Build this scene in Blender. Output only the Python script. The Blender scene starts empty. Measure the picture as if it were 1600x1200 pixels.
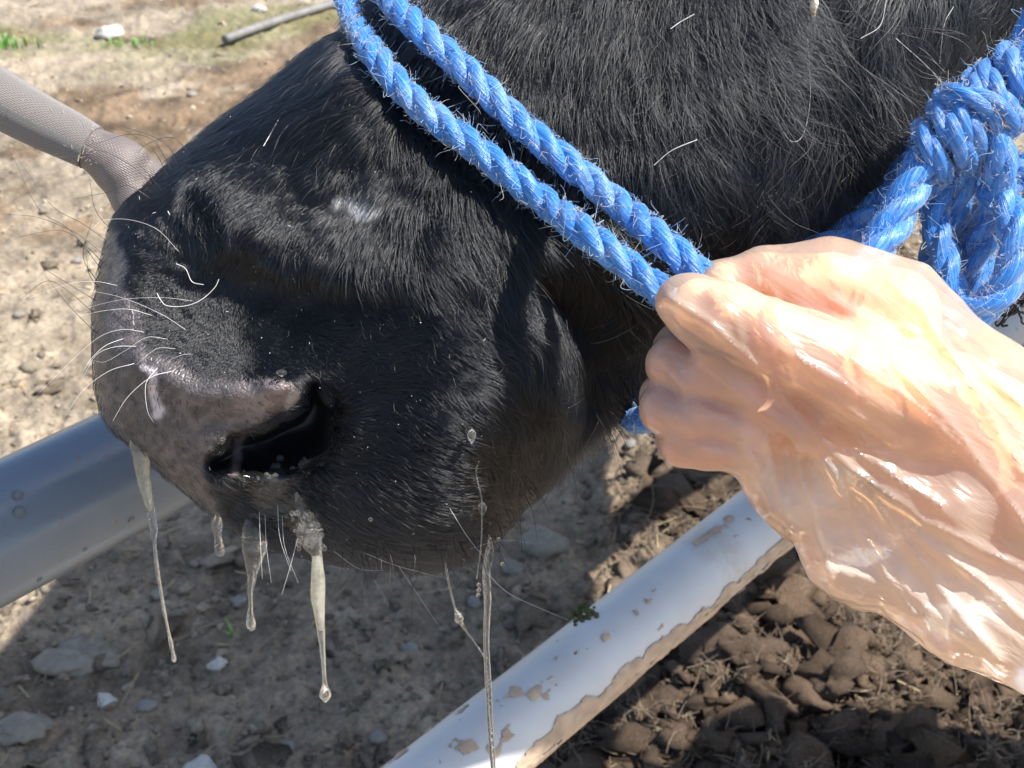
import bpy, math
import numpy as np
from mathutils import Vector
from mathutils.bvhtree import BVHTree
rng = np.random.default_rng(7)

# ------------------------------------------------------------------ camera, sky, sun, exposure
FPX = 2000.0                                   # focal length in photo pixels (photo 1600 x 1200)
PITCH = math.radians(30.0)
CAM = np.array([0.0, 0.0, 1.45])
RT = np.array([1.0, 0, 0]); UP = np.array([0, math.sin(PITCH), math.cos(PITCH)]); FW = np.array([0, math.cos(PITCH), -math.sin(PITCH)])
SC = bpy.context.scene; COL = SC.collection
cd = bpy.data.cameras.new('camera'); cam = bpy.data.objects.new('camera', cd); COL.objects.link(cam)
cam.location = CAM; cam.rotation_euler = (math.pi/2 - PITCH, 0, 0)
cd.sensor_width = 36; cd.lens = 36*FPX/1600; cd.clip_start = 0.01; cd.clip_end = 1000
cd.dof.use_dof = True; cd.dof.focus_distance = 0.51; cd.dof.aperture_fstop = 30
SC.camera = cam
SUN = 0.58*RT + 0.69*UP - 0.47*FW; SUN /= np.linalg.norm(SUN)
w = bpy.data.worlds.new('World'); SC.world = w; w.use_nodes = True
nt = w.node_tree; bg = nt.nodes['Background']; sk = nt.nodes.new('ShaderNodeTexSky')
sk.sky_type = 'NISHITA'; sk.sun_disc = False; sk.sun_elevation = math.asin(SUN[2]); sk.sun_rotation = math.atan2(SUN[0], SUN[1])
nt.links.new(sk.outputs[0], bg.inputs[0]); bg.inputs[1].default_value = 0.125
sd = bpy.data.lights.new('sun', 'SUN'); sd.energy = 4.8; sd.angle = math.radians(0.5); sd.color = (1, .965, .91)
so = bpy.data.objects.new('sun', sd); COL.objects.link(so); so.rotation_euler = Vector(SUN).to_track_quat('Z', 'Y').to_euler(); so.location = (0, 0, 5)
SC.view_settings.view_transform = 'Standard'; SC.view_settings.look = 'None'; SC.view_settings.exposure = 1.0; SC.view_settings.gamma = 1
SC.render.engine = 'CYCLES'; SC.cycles.transparent_max_bounces = 16; SC.cycles.max_bounces = 10

# ------------------------------------------------------------------ helpers
def C(px, py, d):
    px, py, d = np.broadcast_arrays(np.asarray(px, float), np.asarray(py, float), np.asarray(d, float))
    a = (px-800)/FPX*d; b = -(py-600)/FPX*d
    return CAM + a[..., None]*RT + b[..., None]*UP + d[..., None]*FW
def proj(P):
    q = np.asarray(P) - CAM; d = q@FW
    return 800+FPX*(q@RT)/d, 600-FPX*(q@UP)/d, d
def sst(a, b, x):
    t = np.clip((x-a)/(b-a), 0, 1); return t*t*(3-2*t)
def hsh(i, j, k=0):
    v = np.sin(i*127.1+j*311.7+k*74.7)*43758.5453; return v-np.floor(v)
def vn(x, y, s=0):
    i = np.floor(x); j = np.floor(y); f = x-i; g = y-j; f = f*f*(3-2*f); g = g*g*(3-2*g)
    return (hsh(i, j, s)*(1-f)+hsh(i+1, j, s)*f)*(1-g)+(hsh(i, j+1, s)*(1-f)+hsh(i+1, j+1, s)*f)*g
def fbm(x, y, s=0, o=4):
    r = 0; a = .5
    for k in range(o): r = r+a*vn(x*2**k+k*7.3, y*2**k-k*3.1, s+k); a *= .5
    return r
def vn3(x, y, z, s=0):
    k = np.floor(z); h = z-k; h = h*h*(3-2*h)
    return vn(x+k*17.13, y-k*9.71, s)*(1-h)+vn(x+(k+1)*17.13, y-(k+1)*9.71, s)*h
def worley(x, y, s=0):
    i0 = np.floor(x); j0 = np.floor(y); f1 = np.full(np.shape(x), 9.); f2 = f1.copy(); cid = np.zeros(np.shape(x))
    for a in (-1, 0, 1):
        for b in (-1, 0, 1):
            i = i0+a; j = j0+b
            d = np.hypot(i+hsh(i, j, s)-x, j+hsh(i, j, s+5)-y)
            n = d < f1
            f2 = np.where(n, f1, np.minimum(f2, d)); cid = np.where(n, hsh(i, j, s+9), cid); f1 = np.where(n, d, f1)
    return f1, f2, cid
def cr(P, m):
    """Catmull-Rom through P, m samples, uniform in index"""
    P = np.asarray(P, float); n = len(P); E = np.vstack([2*P[0]-P[1], P, 2*P[-1]-P[-2]])
    t = np.linspace(0, n-1, m); i = np.minimum(t.astype(int), n-2); f = (t-i)[:, None]
    a, b, c, d = E[i], E[i+1], E[i+2], E[i+3]
    return .5*(2*b+(c-a)*f+(2*a-5*b+4*c-d)*f**2+(3*b-a-3*c+d)*f**3)
def polyd(x, y, P):
    """distance to an open polyline"""
    P = np.asarray(P, float); r = np.full(np.shape(x), 1e9)
    for (ax, ay), (bx, by) in zip(P[:-1, :2], P[1:, :2]):
        dx, dy = bx-ax, by-ay; t = np.clip(((x-ax)*dx+(y-ay)*dy)/(dx*dx+dy*dy+1e-9), 0, 1)
        r = np.minimum(r, np.hypot(x-ax-t*dx, y-ay-t*dy))
    return r
def polyr(x, y, P):
    """signed distance to a tapered polyline (x, y, radius)"""
    P = np.asarray(P, float); r = np.full(np.shape(x), 1e9)
    for (ax, ay, ra), (bx, by, rb) in zip(P[:-1], P[1:]):
        dx, dy = bx-ax, by-ay; t = np.clip(((x-ax)*dx+(y-ay)*dy)/(dx*dx+dy*dy+1e-9), 0, 1)
        r = np.minimum(r, np.hypot(x-ax-t*dx, y-ay-t*dy)-(ra+(rb-ra)*t))
    return r
def polys(x, y, P):
    """signed distance to a closed polygon, negative inside"""
    P = np.asarray(P, float); d = polyd(x, y, np.vstack([P, P[:1]])); ins = np.zeros(np.shape(x), bool)
    for (ax, ay), (bx, by) in zip(P, np.roll(P, -1, 0)):
        c = ((ay > y) != (by > y)) & (x < (bx-ax)*(y-ay)/(by-ay+1e-12)+ax); ins ^= c
    return np.where(ins, -d, d)
def mk(name, V, Fc, mat, parent=None, smooth=True, col=None, uv=None, attr=None):
    V = np.asarray(V, np.float32); me = bpy.data.meshes.new(name)
    Fs = Fc if isinstance(Fc, (list, tuple)) else [Fc]
    Fs = [np.asarray(f, np.int32) for f in Fs if len(f)]
    lt = np.concatenate([np.full(len(f), f.shape[1], np.int32) for f in Fs]); lp = np.concatenate([f.ravel() for f in Fs])
    me.vertices.add(len(V)); me.vertices.foreach_set('co', V.ravel())
    me.loops.add(len(lp)); me.loops.foreach_set('vertex_index', lp)
    me.polygons.add(len(lt)); me.polygons.foreach_set('loop_start', np.concatenate([[0], np.cumsum(lt)[:-1]]).astype(np.int32))
    me.polygons.foreach_set('use_smooth', np.full(len(lt), smooth))
    if col is not None:
        c = np.ones((len(V), 4), np.float32); c[:, :3] = col; a = me.attributes.new('Col', 'FLOAT_COLOR', 'POINT'); a.data.foreach_set('color', c.ravel())
    for k, v in (attr or {}).items():
        a = me.attributes.new(k, 'FLOAT', 'POINT'); a.data.foreach_set('value', np.asarray(v, np.float32))
    if uv is not None:
        l = me.uv_layers.new(name='UVMap'); l.data.foreach_set('uv', np.asarray(uv, np.float32)[lp].ravel())
    me.update(calc_edges=True); me.validate()
    me.materials.append(mat)
    o = bpy.data.objects.new(name, me); COL.objects.link(o)
    if parent is not None: o.parent = parent
    return o
def tag(o, label=None, cat=None, group=None, kind=None):
    for k, v in (('label', label), ('category', cat), ('group', group), ('kind', kind)):
        if v: o[k] = v
    return o
def empty(name, label, cat, group=None):
    return tag(put(name, None), label, cat, group)
def put(name, data, parent=None):
    o = bpy.data.objects.new(name, data); COL.objects.link(o)
    if parent is not None: o.parent = parent
    return o
def curves(name, P, rad, mat, parent=None):
    """P (n, k, 3) hair curves, rad (k,) or (n, k)"""
    n, k, _ = P.shape; c = bpy.data.hair_curves.new(name); c.add_curves([k]*n)
    c.attributes['position'].data.foreach_set('vector', P.astype(np.float32).ravel())
    a = c.attributes.new('radius', 'FLOAT', 'POINT') if 'radius' not in c.attributes else c.attributes['radius']
    a.data.foreach_set('value', np.ascontiguousarray(np.broadcast_to(rad, (n, k)), np.float32).ravel())
    c.materials.append(mat); c.update_tag()
    return tag(put(name, c, parent), kind='stuff')
def frames(P):
    T = np.gradient(P, axis=0); T /= np.linalg.norm(T, axis=1)[:, None]+1e-12
    N = np.zeros_like(P); a = np.cross(T[0], [0.3, 0.2, 0.93]); N[0] = a/np.linalg.norm(a)
    for i in range(1, len(P)):
        n = N[i-1]-T[i]*(N[i-1]@T[i]); N[i] = n/(np.linalg.norm(n)+1e-12)
    return T, N, np.cross(T, N)
def tube_arrays(P, r, ns=12, cap=True):
    P = np.asarray(P, float); r = np.broadcast_to(np.asarray(r, float), (len(P),)); T, N, B = frames(P)
    a = np.arange(ns)*2*np.pi/ns
    V = (P[:, None]+r[:, None, None]*(np.cos(a)[None, :, None]*N[:, None]+np.sin(a)[None, :, None]*B[:, None])).reshape(-1, 3)
    i = np.arange(len(P)-1)[:, None]*ns; j = np.arange(ns)[None]; k = (j+1) % ns
    Q = np.stack([i+j, i+k, i+ns+k, i+ns+j], -1).reshape(-1, 4); tr = []
    L = np.concatenate([[0], np.cumsum(np.linalg.norm(np.diff(P, axis=0), axis=1))])
    uv = np.stack([np.repeat(L, ns), np.tile(a/(2*np.pi), len(P))], 1)
    if cap:
        n = len(V); V = np.vstack([V, P[0], P[-1]]); uv = np.vstack([uv, [[0, 0], [L[-1], 0]]]); e = (len(P)-1)*ns
        tr = np.array([[n, (q+1) % ns, q] for q in range(ns)]+[[n+1, e+q, e+(q+1) % ns] for q in range(ns)])
    return V, Q, tr, uv
def tube(name, P, r, mat, parent=None, ns=12):
    V, Q, tr, uv = tube_arrays(P, r, ns); return mk(name, V, [Q, tr], mat, parent, uv=uv)
def ico(sub):
    import bmesh
    b = bmesh.new(); bmesh.ops.create_icosphere(b, subdivisions=sub, radius=1); b.verts.ensure_lookup_table()
    V = np.array([v.co[:] for v in b.verts]); Fc = np.array([[v.index for v in f.verts] for f in b.faces]); b.free(); return V, Fc
def nets(f, o, h, flip=False):
    """surface nets of a scalar grid, negative inside"""
    s = f < 0; c = np.zeros(np.array(f.shape)-1, np.int8); sl = (slice(0, -1), slice(1, None))
    for a in (0, 1):
        for b in (0, 1):
            for d in (0, 1): c += s[sl[a], sl[b], sl[d]]
    act = (c > 0) & (c < 8); I = np.argwhere(act); idx = np.full(act.shape, -1, np.int64); idx[act] = np.arange(len(I))
    acc = np.zeros((len(I), 3)); cnt = np.zeros(len(I)); i, j, k = I.T
    for ax in range(3):
        for a in (0, 1):
            for b in (0, 1):
                q = [0, 0, 0]; oth = [x for x in range(3) if x != ax]; q[oth[0]] = a; q[oth[1]] = b
                r = list(q); r[ax] = 1
                f0 = f[i+q[0], j+q[1], k+q[2]]; f1 = f[i+r[0], j+r[1], k+r[2]]; m = (f0 < 0) != (f1 < 0)
                t = np.where(m, f0/np.where(m, f0-f1, 1), 0); p = np.tile(np.array(q, float), (len(I), 1)); p[:, ax] = t
                acc[m] += p[m]; cnt += m
    V = (I+acc/cnt[:, None])*h+o; Qs = []
    for ax in range(3):
        u, v = (ax+1) % 3, (ax+2) % 3; A = [slice(None)]*3; B = [slice(None)]*3; A[ax] = slice(0, -1); B[ax] = slice(1, None)
        ch = s[tuple(A)] != s[tuple(B)]; ins = s[tuple(A)]; E = np.argwhere(ch)
        E = E[(E[:, u] > 0) & (E[:, v] > 0) & (E[:, u] < f.shape[u]-1) & (E[:, v] < f.shape[v]-1)]
        q = []
        for du, dv in ((-1, -1), (0, -1), (0, 0), (-1, 0)):
            G = E.copy(); G[:, u] += du; G[:, v] += dv; q.append(idx[G[:, 0], G[:, 1], G[:, 2]])
        q = np.stack(q, 1); sg = ins[E[:, 0], E[:, 1], E[:, 2]]
        q = np.where((sg != flip)[:, None], q, q[:, ::-1]); Qs.append(q)
    Q = np.vstack(Qs); return V, Q[(Q >= 0).all(1)]
def relax(V, Q, it=2):
    for _ in range(it):
        a = np.zeros_like(V); n = np.zeros(len(V))
        for x, y in ((0, 1), (1, 2), (2, 3), (3, 0)):
            np.add.at(a, Q[:, x], V[Q[:, y]]); np.add.at(n, Q[:, x], 1); np.add.at(a, Q[:, y], V[Q[:, x]]); np.add.at(n, Q[:, y], 1)
        V = .5*V+.5*a/n[:, None]
    return V

# ------------------------------------------------------------------ materials
class M:
    def __init__(s, name):
        s.m = bpy.data.materials.new(name); s.m.use_nodes = True; s.t = s.m.node_tree; s.b = s.t.nodes['Principled BSDF']; s.out = s.t.nodes['Material Output']
    def n(s, ty, ins=None, **kw):
        x = s.t.nodes.new(ty)
        for k, v in kw.items(): setattr(x, k, v)
        for k, v in (ins or {}).items(): s.set(x, k, v)
        return x
    def set(s, x, k, v):
        if isinstance(v, bpy.types.NodeSocket): s.t.links.new(v, x.inputs[k])
        elif isinstance(v, bpy.types.Node): s.t.links.new(v.outputs[0], x.inputs[k])
        else:
            i = x.inputs[k]
            if hasattr(i.default_value, '__len__') and len(i.default_value) == 4 and len(v) == 3: v = (*v, 1)
            i.default_value = v
    def p(s, **kw):
        for k, v in kw.items(): s.set(s.b, k.replace('_', ' '), v)
        return s
    def noise(s, scale, detail=4, rough=.6, vec=None):
        x = s.n('ShaderNodeTexNoise', {'Scale': scale, 'Detail': detail, 'Roughness': rough})
        s.set(x, 'Vector', vec if vec is not None else s.n('ShaderNodeTexCoord').outputs['Object']); return x.outputs[0]
    def ramp(s, fac, stops):
        x = s.n('ShaderNodeValToRGB', {'Fac': fac}); e = x.color_ramp.elements
        while len(e) < len(stops): e.new(.5)
        for q, (p, c) in zip(e, stops): q.position = p; q.color = (*c, 1) if len(c) == 3 else c
        return x.outputs[0]
    def mul(s, a, b, op='MULTIPLY'):
        x = s.n('ShaderNodeMath', operation=op); s.set(x, 0, a); s.set(x, 1, b); return x.outputs[0]
    def mixc(s, f, a, b, bt='MIX'):
        x = s.n('ShaderNodeMix', data_type='RGBA', blend_type=bt)
        for i, v in ((0, f), (6, a), (7, b)): s.set(x, i, v)
        return x.outputs[2]
    def bump(s, h, strength=.5, dist=.001):
        x = s.n('ShaderNodeBump', {'Strength': strength, 'Distance': dist, 'Height': h}); s.set(s.b, 'Normal', x.outputs[0]); return s
    def col(s): return s.n('ShaderNodeAttribute', attribute_name='Col').outputs['Color']
    def att(s, k): return s.n('ShaderNodeAttribute', attribute_name=k).outputs['Fac']
    def mixs(s, f, a, b):
        x = s.n('ShaderNodeMixShader'); s.set(x, 0, f); s.set(x, 1, a); s.set(x, 2, b); return x.outputs[0]
    def surf(s, sh): s.t.links.new(sh, s.out.inputs[0]); return s

m = M('ground_earth'); c = m.col()
m.p(Base_Color=m.mixc(.75, c, m.ramp(m.noise(95, 6, .7), [(.25, (.3, .3, .3)), (.5, (.85, .85, .85)), (.75, (1.5, 1.45, 1.35))]), 'MULTIPLY'), Roughness=.92, Specular_IOR_Level=.25)
m.bump(m.noise(160, 6, .75), .9, .004); M_ground = m.m
m = M('far_earth'); m.p(Base_Color=m.ramp(m.noise(3, 6), [(.3, (.2, .15, .1)), (.7, (.33, .26, .18))]), Roughness=.95); M_far = m.m
m = M('dung_and_stone'); c = m.col()
m.p(Base_Color=m.mixc(.85, c, m.ramp(m.noise(230, 6, .75), [(.3, (.35, .35, .35)), (.7, (1.5, 1.45, 1.4))]), 'MULTIPLY'), Roughness=.92, Specular_IOR_Level=.2)
m.bump(m.noise(260, 6, .8), 1.0, .005); M_clod = m.m
m = M('straw'); m.p(Base_Color=m.col(), Roughness=.7); M_straw = m.m
m = M('grass_blade'); m.p(Base_Color=m.col(), Roughness=.5, Subsurface_Weight=0); M_grass = m.m
def stone_mat(name, a, b):
    m = M(name); m.p(Base_Color=m.ramp(m.noise(60, 5), [(.3, a), (.7, b)]), Roughness=.8); m.bump(m.noise(150), .5, .002); return m.m
M_white = stone_mat('white_stone', (.34, .31, .27), (.56, .52, .46)); M_grey = stone_mat('grey_stone', (.15, .135, .115), (.27, .245, .21))
M_crust = stone_mat('grey_dry_dung', (.16, .135, .10), (.25, .215, .16))
m = M('black_plastic_pipe'); m.p(Base_Color=m.ramp(m.noise(20), [(.3, (.12, .115, .11)), (.7, (.22, .205, .19))]), Roughness=.6); M_blackpipe = m.m
# ------------------------------------------------------------------ ground
def zones(x, y):
    nz = fbm(x*2.2, y*2.2, 31, 3)-.45
    man = sst(-.05, .25, x+.28-(y-1.35)*.55+nz*.7)*sst(2.75, 2.1, y+nz*.8)     # damp churned dung, right of the rail
    dry = np.clip(sst(1.95, 2.5, y+nz*.9)+sst(-.62, -1.0, x+nz*.5), 0, 1)
    return man, dry*(1-man*.8)
def ground_h(x, y, ids=False):
    man, dry = zones(x, y); h = (fbm(x*1.5, y*1.5, 3, 3)-.45)*.05; cid = 0; crev = 0
    wx = x+(fbm(x*9, y*9, 61, 3)-.45)*.09; wy = y+(fbm(x*9, y*9, 71, 3)-.45)*.09
    for lam, amp, s in ((.16, .024, 11), (.085, .019, 12), (.042, .016, 13), (.02, .009, 14)):
        f1, f2, ci = worley(wx/lam, wy/lam, s)
        dome = np.clip(1-(f1/.8)**1.3, 0, 1)*(.2+.8*ci)
        a = amp*(.42+1.0*man-.02*dry)*(1 if lam < .1 else .35+.65*man)
        h = h+a*(dome-.35); cid = cid+ci*(.3 if lam > .03 else .25); crev = crev+a*(1-dome)
    rg = 0
    for k, (sc, a) in enumerate(((14, .030), (31, .018), (70, .010), (150, .005))): rg = rg+a*(.30-np.abs(vn(wx*sc+k*3.3, wy*sc-k*1.7, 80+k)-.5)*(1.4))
    h = h+rg*(.6+1.3*man+.25*dry)
    return (h, man, dry, cid) if ids else h
NX, NY = 640, 620
qx, qy = np.meshgrid(np.linspace(-330, 1930, NX), np.linspace(-130, 1460, NY))
dx = (qx-800)/FPX; dy = -(qy-600)/FPX
dr = dx[..., None]*RT+dy[..., None]*UP+FW; t = CAM[2]/-dr[..., 2]
gx = dr[..., 0]*t; gy = dr[..., 1]*t
gh, man, dry, cid = ground_h(gx, gy, True)
far_f = sst(5.5, 9, gy); gh = gh*(1-far_f*.6)
n1 = fbm(gx*7, gy*7, 41, 4); n2 = fbm(gx*30, gy*30, 42, 3); grn = sst(.52, .62, fbm(gx*1.7, gy*1.7, 47, 3))*sst(4.6, 5.6, gy)*sst(.2, -.6, gx)
def L3(a, b, f): return np.asarray(a)*(1-f[..., None])+np.asarray(b)*f[..., None]
base = L3((.34, .262, .178), (.335, .275, .20), dry)
base = L3(base, (.120, .084, .057), man)
base = base*np.clip(0.18+1.15*n1+.42*cid+.45*n2-.30, .25, 1.7)[..., None]
base = L3(base, base*np.array([.62, .52, .44]), sst(.48, .62, fbm(gx*3.1, gy*3.1, 57, 4))*dry*.95)
base = L3(base, (.17, .18, .07), grn*.55)
sp = sst(.74, .8, n2)[..., None]; base = base*(1-sp*.6)+np.array([.42, .37, .3])*sp*.6*(1-.7*man[..., None])
ii = np.arange(NY*NX).reshape(NY, NX)
Q = np.stack([ii[:-1, :-1], ii[1:, :-1], ii[1:, 1:], ii[:-1, 1:]], -1).reshape(-1, 4)
g = mk('ground', np.stack([gx, gy, gh], -1).reshape(-1, 3), Q, M_ground, col=base.reshape(-1, 3)); tag(g, kind='structure')
# the yard beyond the churned part, out to the horizon: a ring of coarse ground a little below
X, Y = np.meshgrid(np.linspace(-300, 300, 61), np.linspace(-300, 300, 61)); ii = np.arange(61*61).reshape(61, 61)
Q = np.stack([ii[:-1, :-1], ii[:-1, 1:], ii[1:, 1:], ii[1:, :-1]], -1).reshape(-1, 4)
tag(mk('terrain', np.stack([X, Y, np.full_like(X, -.08)], -1).reshape(-1, 3), Q, M_far), kind='structure')

def scatter(n, box=(-330, 1930, -60, 1400)):
    a = rng.uniform(box[0], box[1], n); b = rng.uniform(box[2], box[3], n)
    d = ((a-800)/FPX)[:, None]*RT+(-(b-600)/FPX)[:, None]*UP+FW; t = CAM[2]/-d[:, 2]; return d[:, 0]*t, d[:, 1]*t
def rocks(name, x, y, size, colr, sub, sink=.25, rough=.35, flat=(.5, .9)):
    Vb, Fb = ico(sub); n = len(x); k = len(Vb)
    D = 1+rough*(vn3(Vb[None, :, 0]*1.6+rng.uniform(0, 99, (n, 1)), Vb[None, :, 1]*1.6+rng.uniform(0, 99, (n, 1)), Vb[None, :, 2]*1.6)-.5)*2 \
        + .5*rough*(vn3(Vb[None, :, 0]*4+rng.uniform(0, 99, (n, 1)), Vb[None, :, 1]*4, Vb[None, :, 2]*4)-.5)*2
    P = Vb[None]*D[..., None]*np.stack([rng.uniform(.7, 1.3, n), rng.uniform(.7, 1.3, n), rng.uniform(*flat, n)], -1)[:, None]
    a = rng.uniform(0, 6.28, n); e = rng.normal(0, .35, n)
    c, s = np.cos(a)[:, None], np.sin(a)[:, None]; ce, se = np.cos(e)[:, None], np.sin(e)[:, None]
    p1 = P[..., 1]*ce-P[..., 2]*se; p2 = P[..., 1]*se+P[..., 2]*ce
    P = np.stack([P[..., 0]*c-p1*s, P[..., 0]*s+p1*c, p2], -1)*size[:, None, None]
    P += np.stack([x, y, ground_h(x, y)+size*sink], -1)[:, None]
    Fa = (Fb[None]+(np.arange(n)*k)[:, None, None]).reshape(-1, 3)
    cc = np.repeat(colr, k, 0)*rng.uniform(.85, 1.15, (n*k, 1))
    return tag(mk(name, P.reshape(-1, 3), Fa, M_clod, col=cc, smooth=name != 'dung_crumbs'), kind='stuff')
x, y = scatter(15000); man, dry = zones(x, y); keep = rng.random(len(x)) < .25+.75*man; x, y, man, dry = x[keep], y[keep], man[keep], dry[keep]
cl = L3(L3((.30, .24, .175), (.31, .25, .18), dry), (.115, .080, .054), man)*rng.uniform(.55, 1.45, (len(x), 1))
sz = .0032+rng.gamma(1.5, .0045, len(x))*(.6+.65*man); bg_ = sz > .0115
tag(rocks('dung_clods', x[bg_], y[bg_], sz[bg_], cl[bg_], 2, .0, 1.7, (.35, .75)), 'lumpy clods of dung and earth covering the yard')
tag(rocks('dung_crumbs', x[~bg_], y[~bg_], sz[~bg_], cl[~bg_], 1, .1, 1.2, (.4, .8)), 'small crumbs of dung and earth between the clods')
x, y = scatter(9000); man, dry = zones(x, y); keep = rng.random(len(x)) < .6-.5*man; x, y, dry = x[keep], y[keep], dry[keep]
cl = L3((.29, .24, .18), (.46, .39, .29), dry)*rng.uniform(.55, 1.35, (len(x), 1))
tag(rocks('gravel', x, y, .0016+rng.gamma(1.6, .0022, len(x)), cl, 1, .2, .6), 'pale gravel crumbs trodden into the earth')
# straw bits
n = 900; x, y = scatter(n); L = rng.uniform(.008, .035, n); wd = rng.uniform(.0006, .0016, n); a = rng.uniform(0, 6.28, n); til = rng.normal(0, .25, n)
B = np.array([[i, j, k] for i in (-1, 1) for j in (-1, 1) for k in (-1, 1)], float)
P = B[None]*np.stack([L, wd, wd*.6], -1)[:, None]; P[..., 2] += P[..., 0]*til[:, None]
P = np.stack([P[..., 0]*np.cos(a)[:, None]-P[..., 1]*np.sin(a)[:, None], P[..., 0]*np.sin(a)[:, None]+P[..., 1]*np.cos(a)[:, None], P[..., 2]], -1)+np.stack([x, y, ground_h(x, y)+.006], -1)[:, None]
bf = np.array([[0, 1, 3, 2], [4, 6, 7, 5], [0, 4, 5, 1], [2, 3, 7, 6], [0, 2, 6, 4], [1, 5, 7, 3]])
cs = np.repeat(rng.uniform(.5, 1.2, (n, 1))*np.array([.34, .26, .14]), 8, 0)
tag(mk('straw_litter', P.reshape(-1, 3), (bf[None]+np.arange(n)[:, None, None]*8).reshape(-1, 4), M_straw, smooth=False, col=cs), 'short bits of straw lying over the dung and earth', kind='stuff')
nfb = 40000; x, y = scatter(nfb*2); man, dry = zones(x, y); k_ = rng.random(len(x)) < .25+.75*man; x, y, dry, man = x[k_], y[k_], dry[k_], man[k_]; nfb = len(x)
a = rng.uniform(0, 6.28, nfb); l = rng.gamma(2, .0055, nfb)*(1+.6*man); tt = np.linspace(0, 1, 5); cu = rng.normal(0, .5, nfb)
G = np.stack([x, y, ground_h(x, y)+.004], -1)[:, None]+l[:, None, None]*(np.stack([np.cos(a), np.sin(a), rng.normal(.25, .3, nfb)], -1)[:, None]*tt[None, :, None]+np.stack([-np.sin(a)*cu, np.cos(a)*cu, rng.normal(0, .3, nfb)], -1)[:, None]*(tt**2)[None, :, None])
m = M('dung_fibre'); m.p(Base_Color=(.22, .165, .11), Roughness=.7); M_fib = m.m
tag(curves('dung_fibres', G, np.array([1, 1, .9, .8, .5])[None]*.00060, M_fib), 'fine plant fibres in the dung', 'litter')
def gpt(px, py):
    d = (px-800)/FPX*RT-(py-600)/FPX*UP+FW; t = CAM[2]/-d[2]; return d[0]*t, d[1]*t
def lump(name, px, py, s, mat, seed, flat=.6, sub=3, rough=.3, elong=1.3, label=None, cat='stone', group=None):
    Vb, Fb = ico(sub); r = np.random.default_rng(seed); o = r.uniform(0, 50, 3)
    D = 1+rough*.35*(vn3(Vb[:, 0]*9+o[0], Vb[:, 1]*9+o[1], Vb[:, 2]*9+o[2])-.5)+rough*2*(vn3(Vb[:, 0]*1.5+o[0], Vb[:, 1]*1.5+o[1], Vb[:, 2]*1.5+o[2])-.5)+rough*(vn3(Vb[:, 0]*4+o[1], Vb[:, 1]*4+o[2], Vb[:, 2]*4+o[0])-.5)
    ob = mk(name, Vb*D[:, None]*np.array([elong, 1, flat])*s, Fb, mat); x, y = gpt(px, py)
    ob.location = (x, y, ground_h(np.array([x]), np.array([y]))[0]+s*flat*.45); ob.rotation_euler = (0, 0, r.uniform(-.6, .6)); return tag(ob, label, cat, group)
lump('stone', 172, 58, .042, M_white, 1, .7, label='large white stone beside the green tuft at the top left', cat='stone')
lump('stone', 404, 18, .027, M_white, 2, .8, label='pale stone near the far end of the black pipe', cat='stone')
lump('stone', 335, 712, .020, M_grey, 3) if False else None
lump('dry_dung_pat', 150, 1018, .030, M_crust, 4, .22, label='flat crusted grey dung pat, larger one left of the long mucus string', cat='dung pat', elong=1.9)
lump('dry_dung_pat', 100, 1035, .030, M_crust, 5, .35, label='small flat grey dung flake beside the large crusted pat', cat='dung pat', elong=1.7)
lump('dry_dung_pat', 35, 1135, .032, M_crust, 6, .35, label='rounded grey dung pat near the bottom left corner', cat='dung pat', elong=1.3)
lump('stone', 165, 1092, .013, M_white, 7, .8, label='pale stone below the flat grey dung pat', cat='stone')
lump('stone', 340, 1040, .011, M_white, 8, 1.0, label='small pale pebble between the two long mucus strings', cat='stone')
lump('stone', 375, 947, .011, M_grey, 9, .8, label='round tan pebble behind the short branching mucus string', cat='stone')
lump('stone', 312, 1196, .020, M_white, 10, .9, label='cream stone at the bottom edge of the yard', cat='stone')
lump('stone', 850, 850, .036, M_crust, 11, .5, label='flat greenish grey stone between the chin and the white rail', cat='stone')
lump('stone', 805, 882, .02, M_crust, 12, .6, label='smaller grey stone just below the flat greenish one', cat='stone')
lump('dung_lump', 1150, 1040, .046, M_clod, 13, .75, rough=.9, label='big round lump of fibrous brown dung below the hand', cat='dung')
lump('dung_lump', 1305, 1085, .03, M_clod, 14, .9, rough=.9, label='tall brown dung clod right of the big round lump', cat='dung')
lump('dung_lump', 1020, 1110, .032, M_clod, 15, .7, rough=.9, label='brown dung clod against the edge of the white rail', cat='dung')
for o in bpy.data.objects:
    if o.name.startswith('dung_lump'):
        k = len(o.data.vertices); cc = np.ones((k, 4), np.float32); cc[:, :3] = np.array([.12, .085, .06])*rng.uniform(.8, 1.2, (k, 1)); a = o.data.attributes.new('Col', 'FLOAT_COLOR', 'POINT'); a.data.foreach_set('color', cc.ravel())
spots = [(640, 1010, 'grey pebble in the shade left of the longest mucus string, above the white rail'), (590, 1150, 'grey pebble close to the lower end of the white rail, on its left side'), (450, 1160, 'grey pebble at the bottom, between the string with the round drop and the rail'),
 (250, 940, 'small pebble just under the blue grey rail beside the first mucus string'), (230, 1100, 'grey pebble right of the pale stone under the flat dung pat'), (985, 705, 'grey pebble on the earth under the jaw, left of the fist'), (120, 410, 'grey pebble on dry earth left of the nose, behind the whiskers'),
 (30, 500, 'grey pebble on dry earth at the left edge, above the blue grey rail'), (300, 150, 'grey pebble on dry earth between the grey glove and the black pipe'), (1115, 1130, 'grey pebble in brown dung right of the white rail'), (740, 940, 'grey pebble just left of the longest clear mucus string')]
src = []
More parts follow.
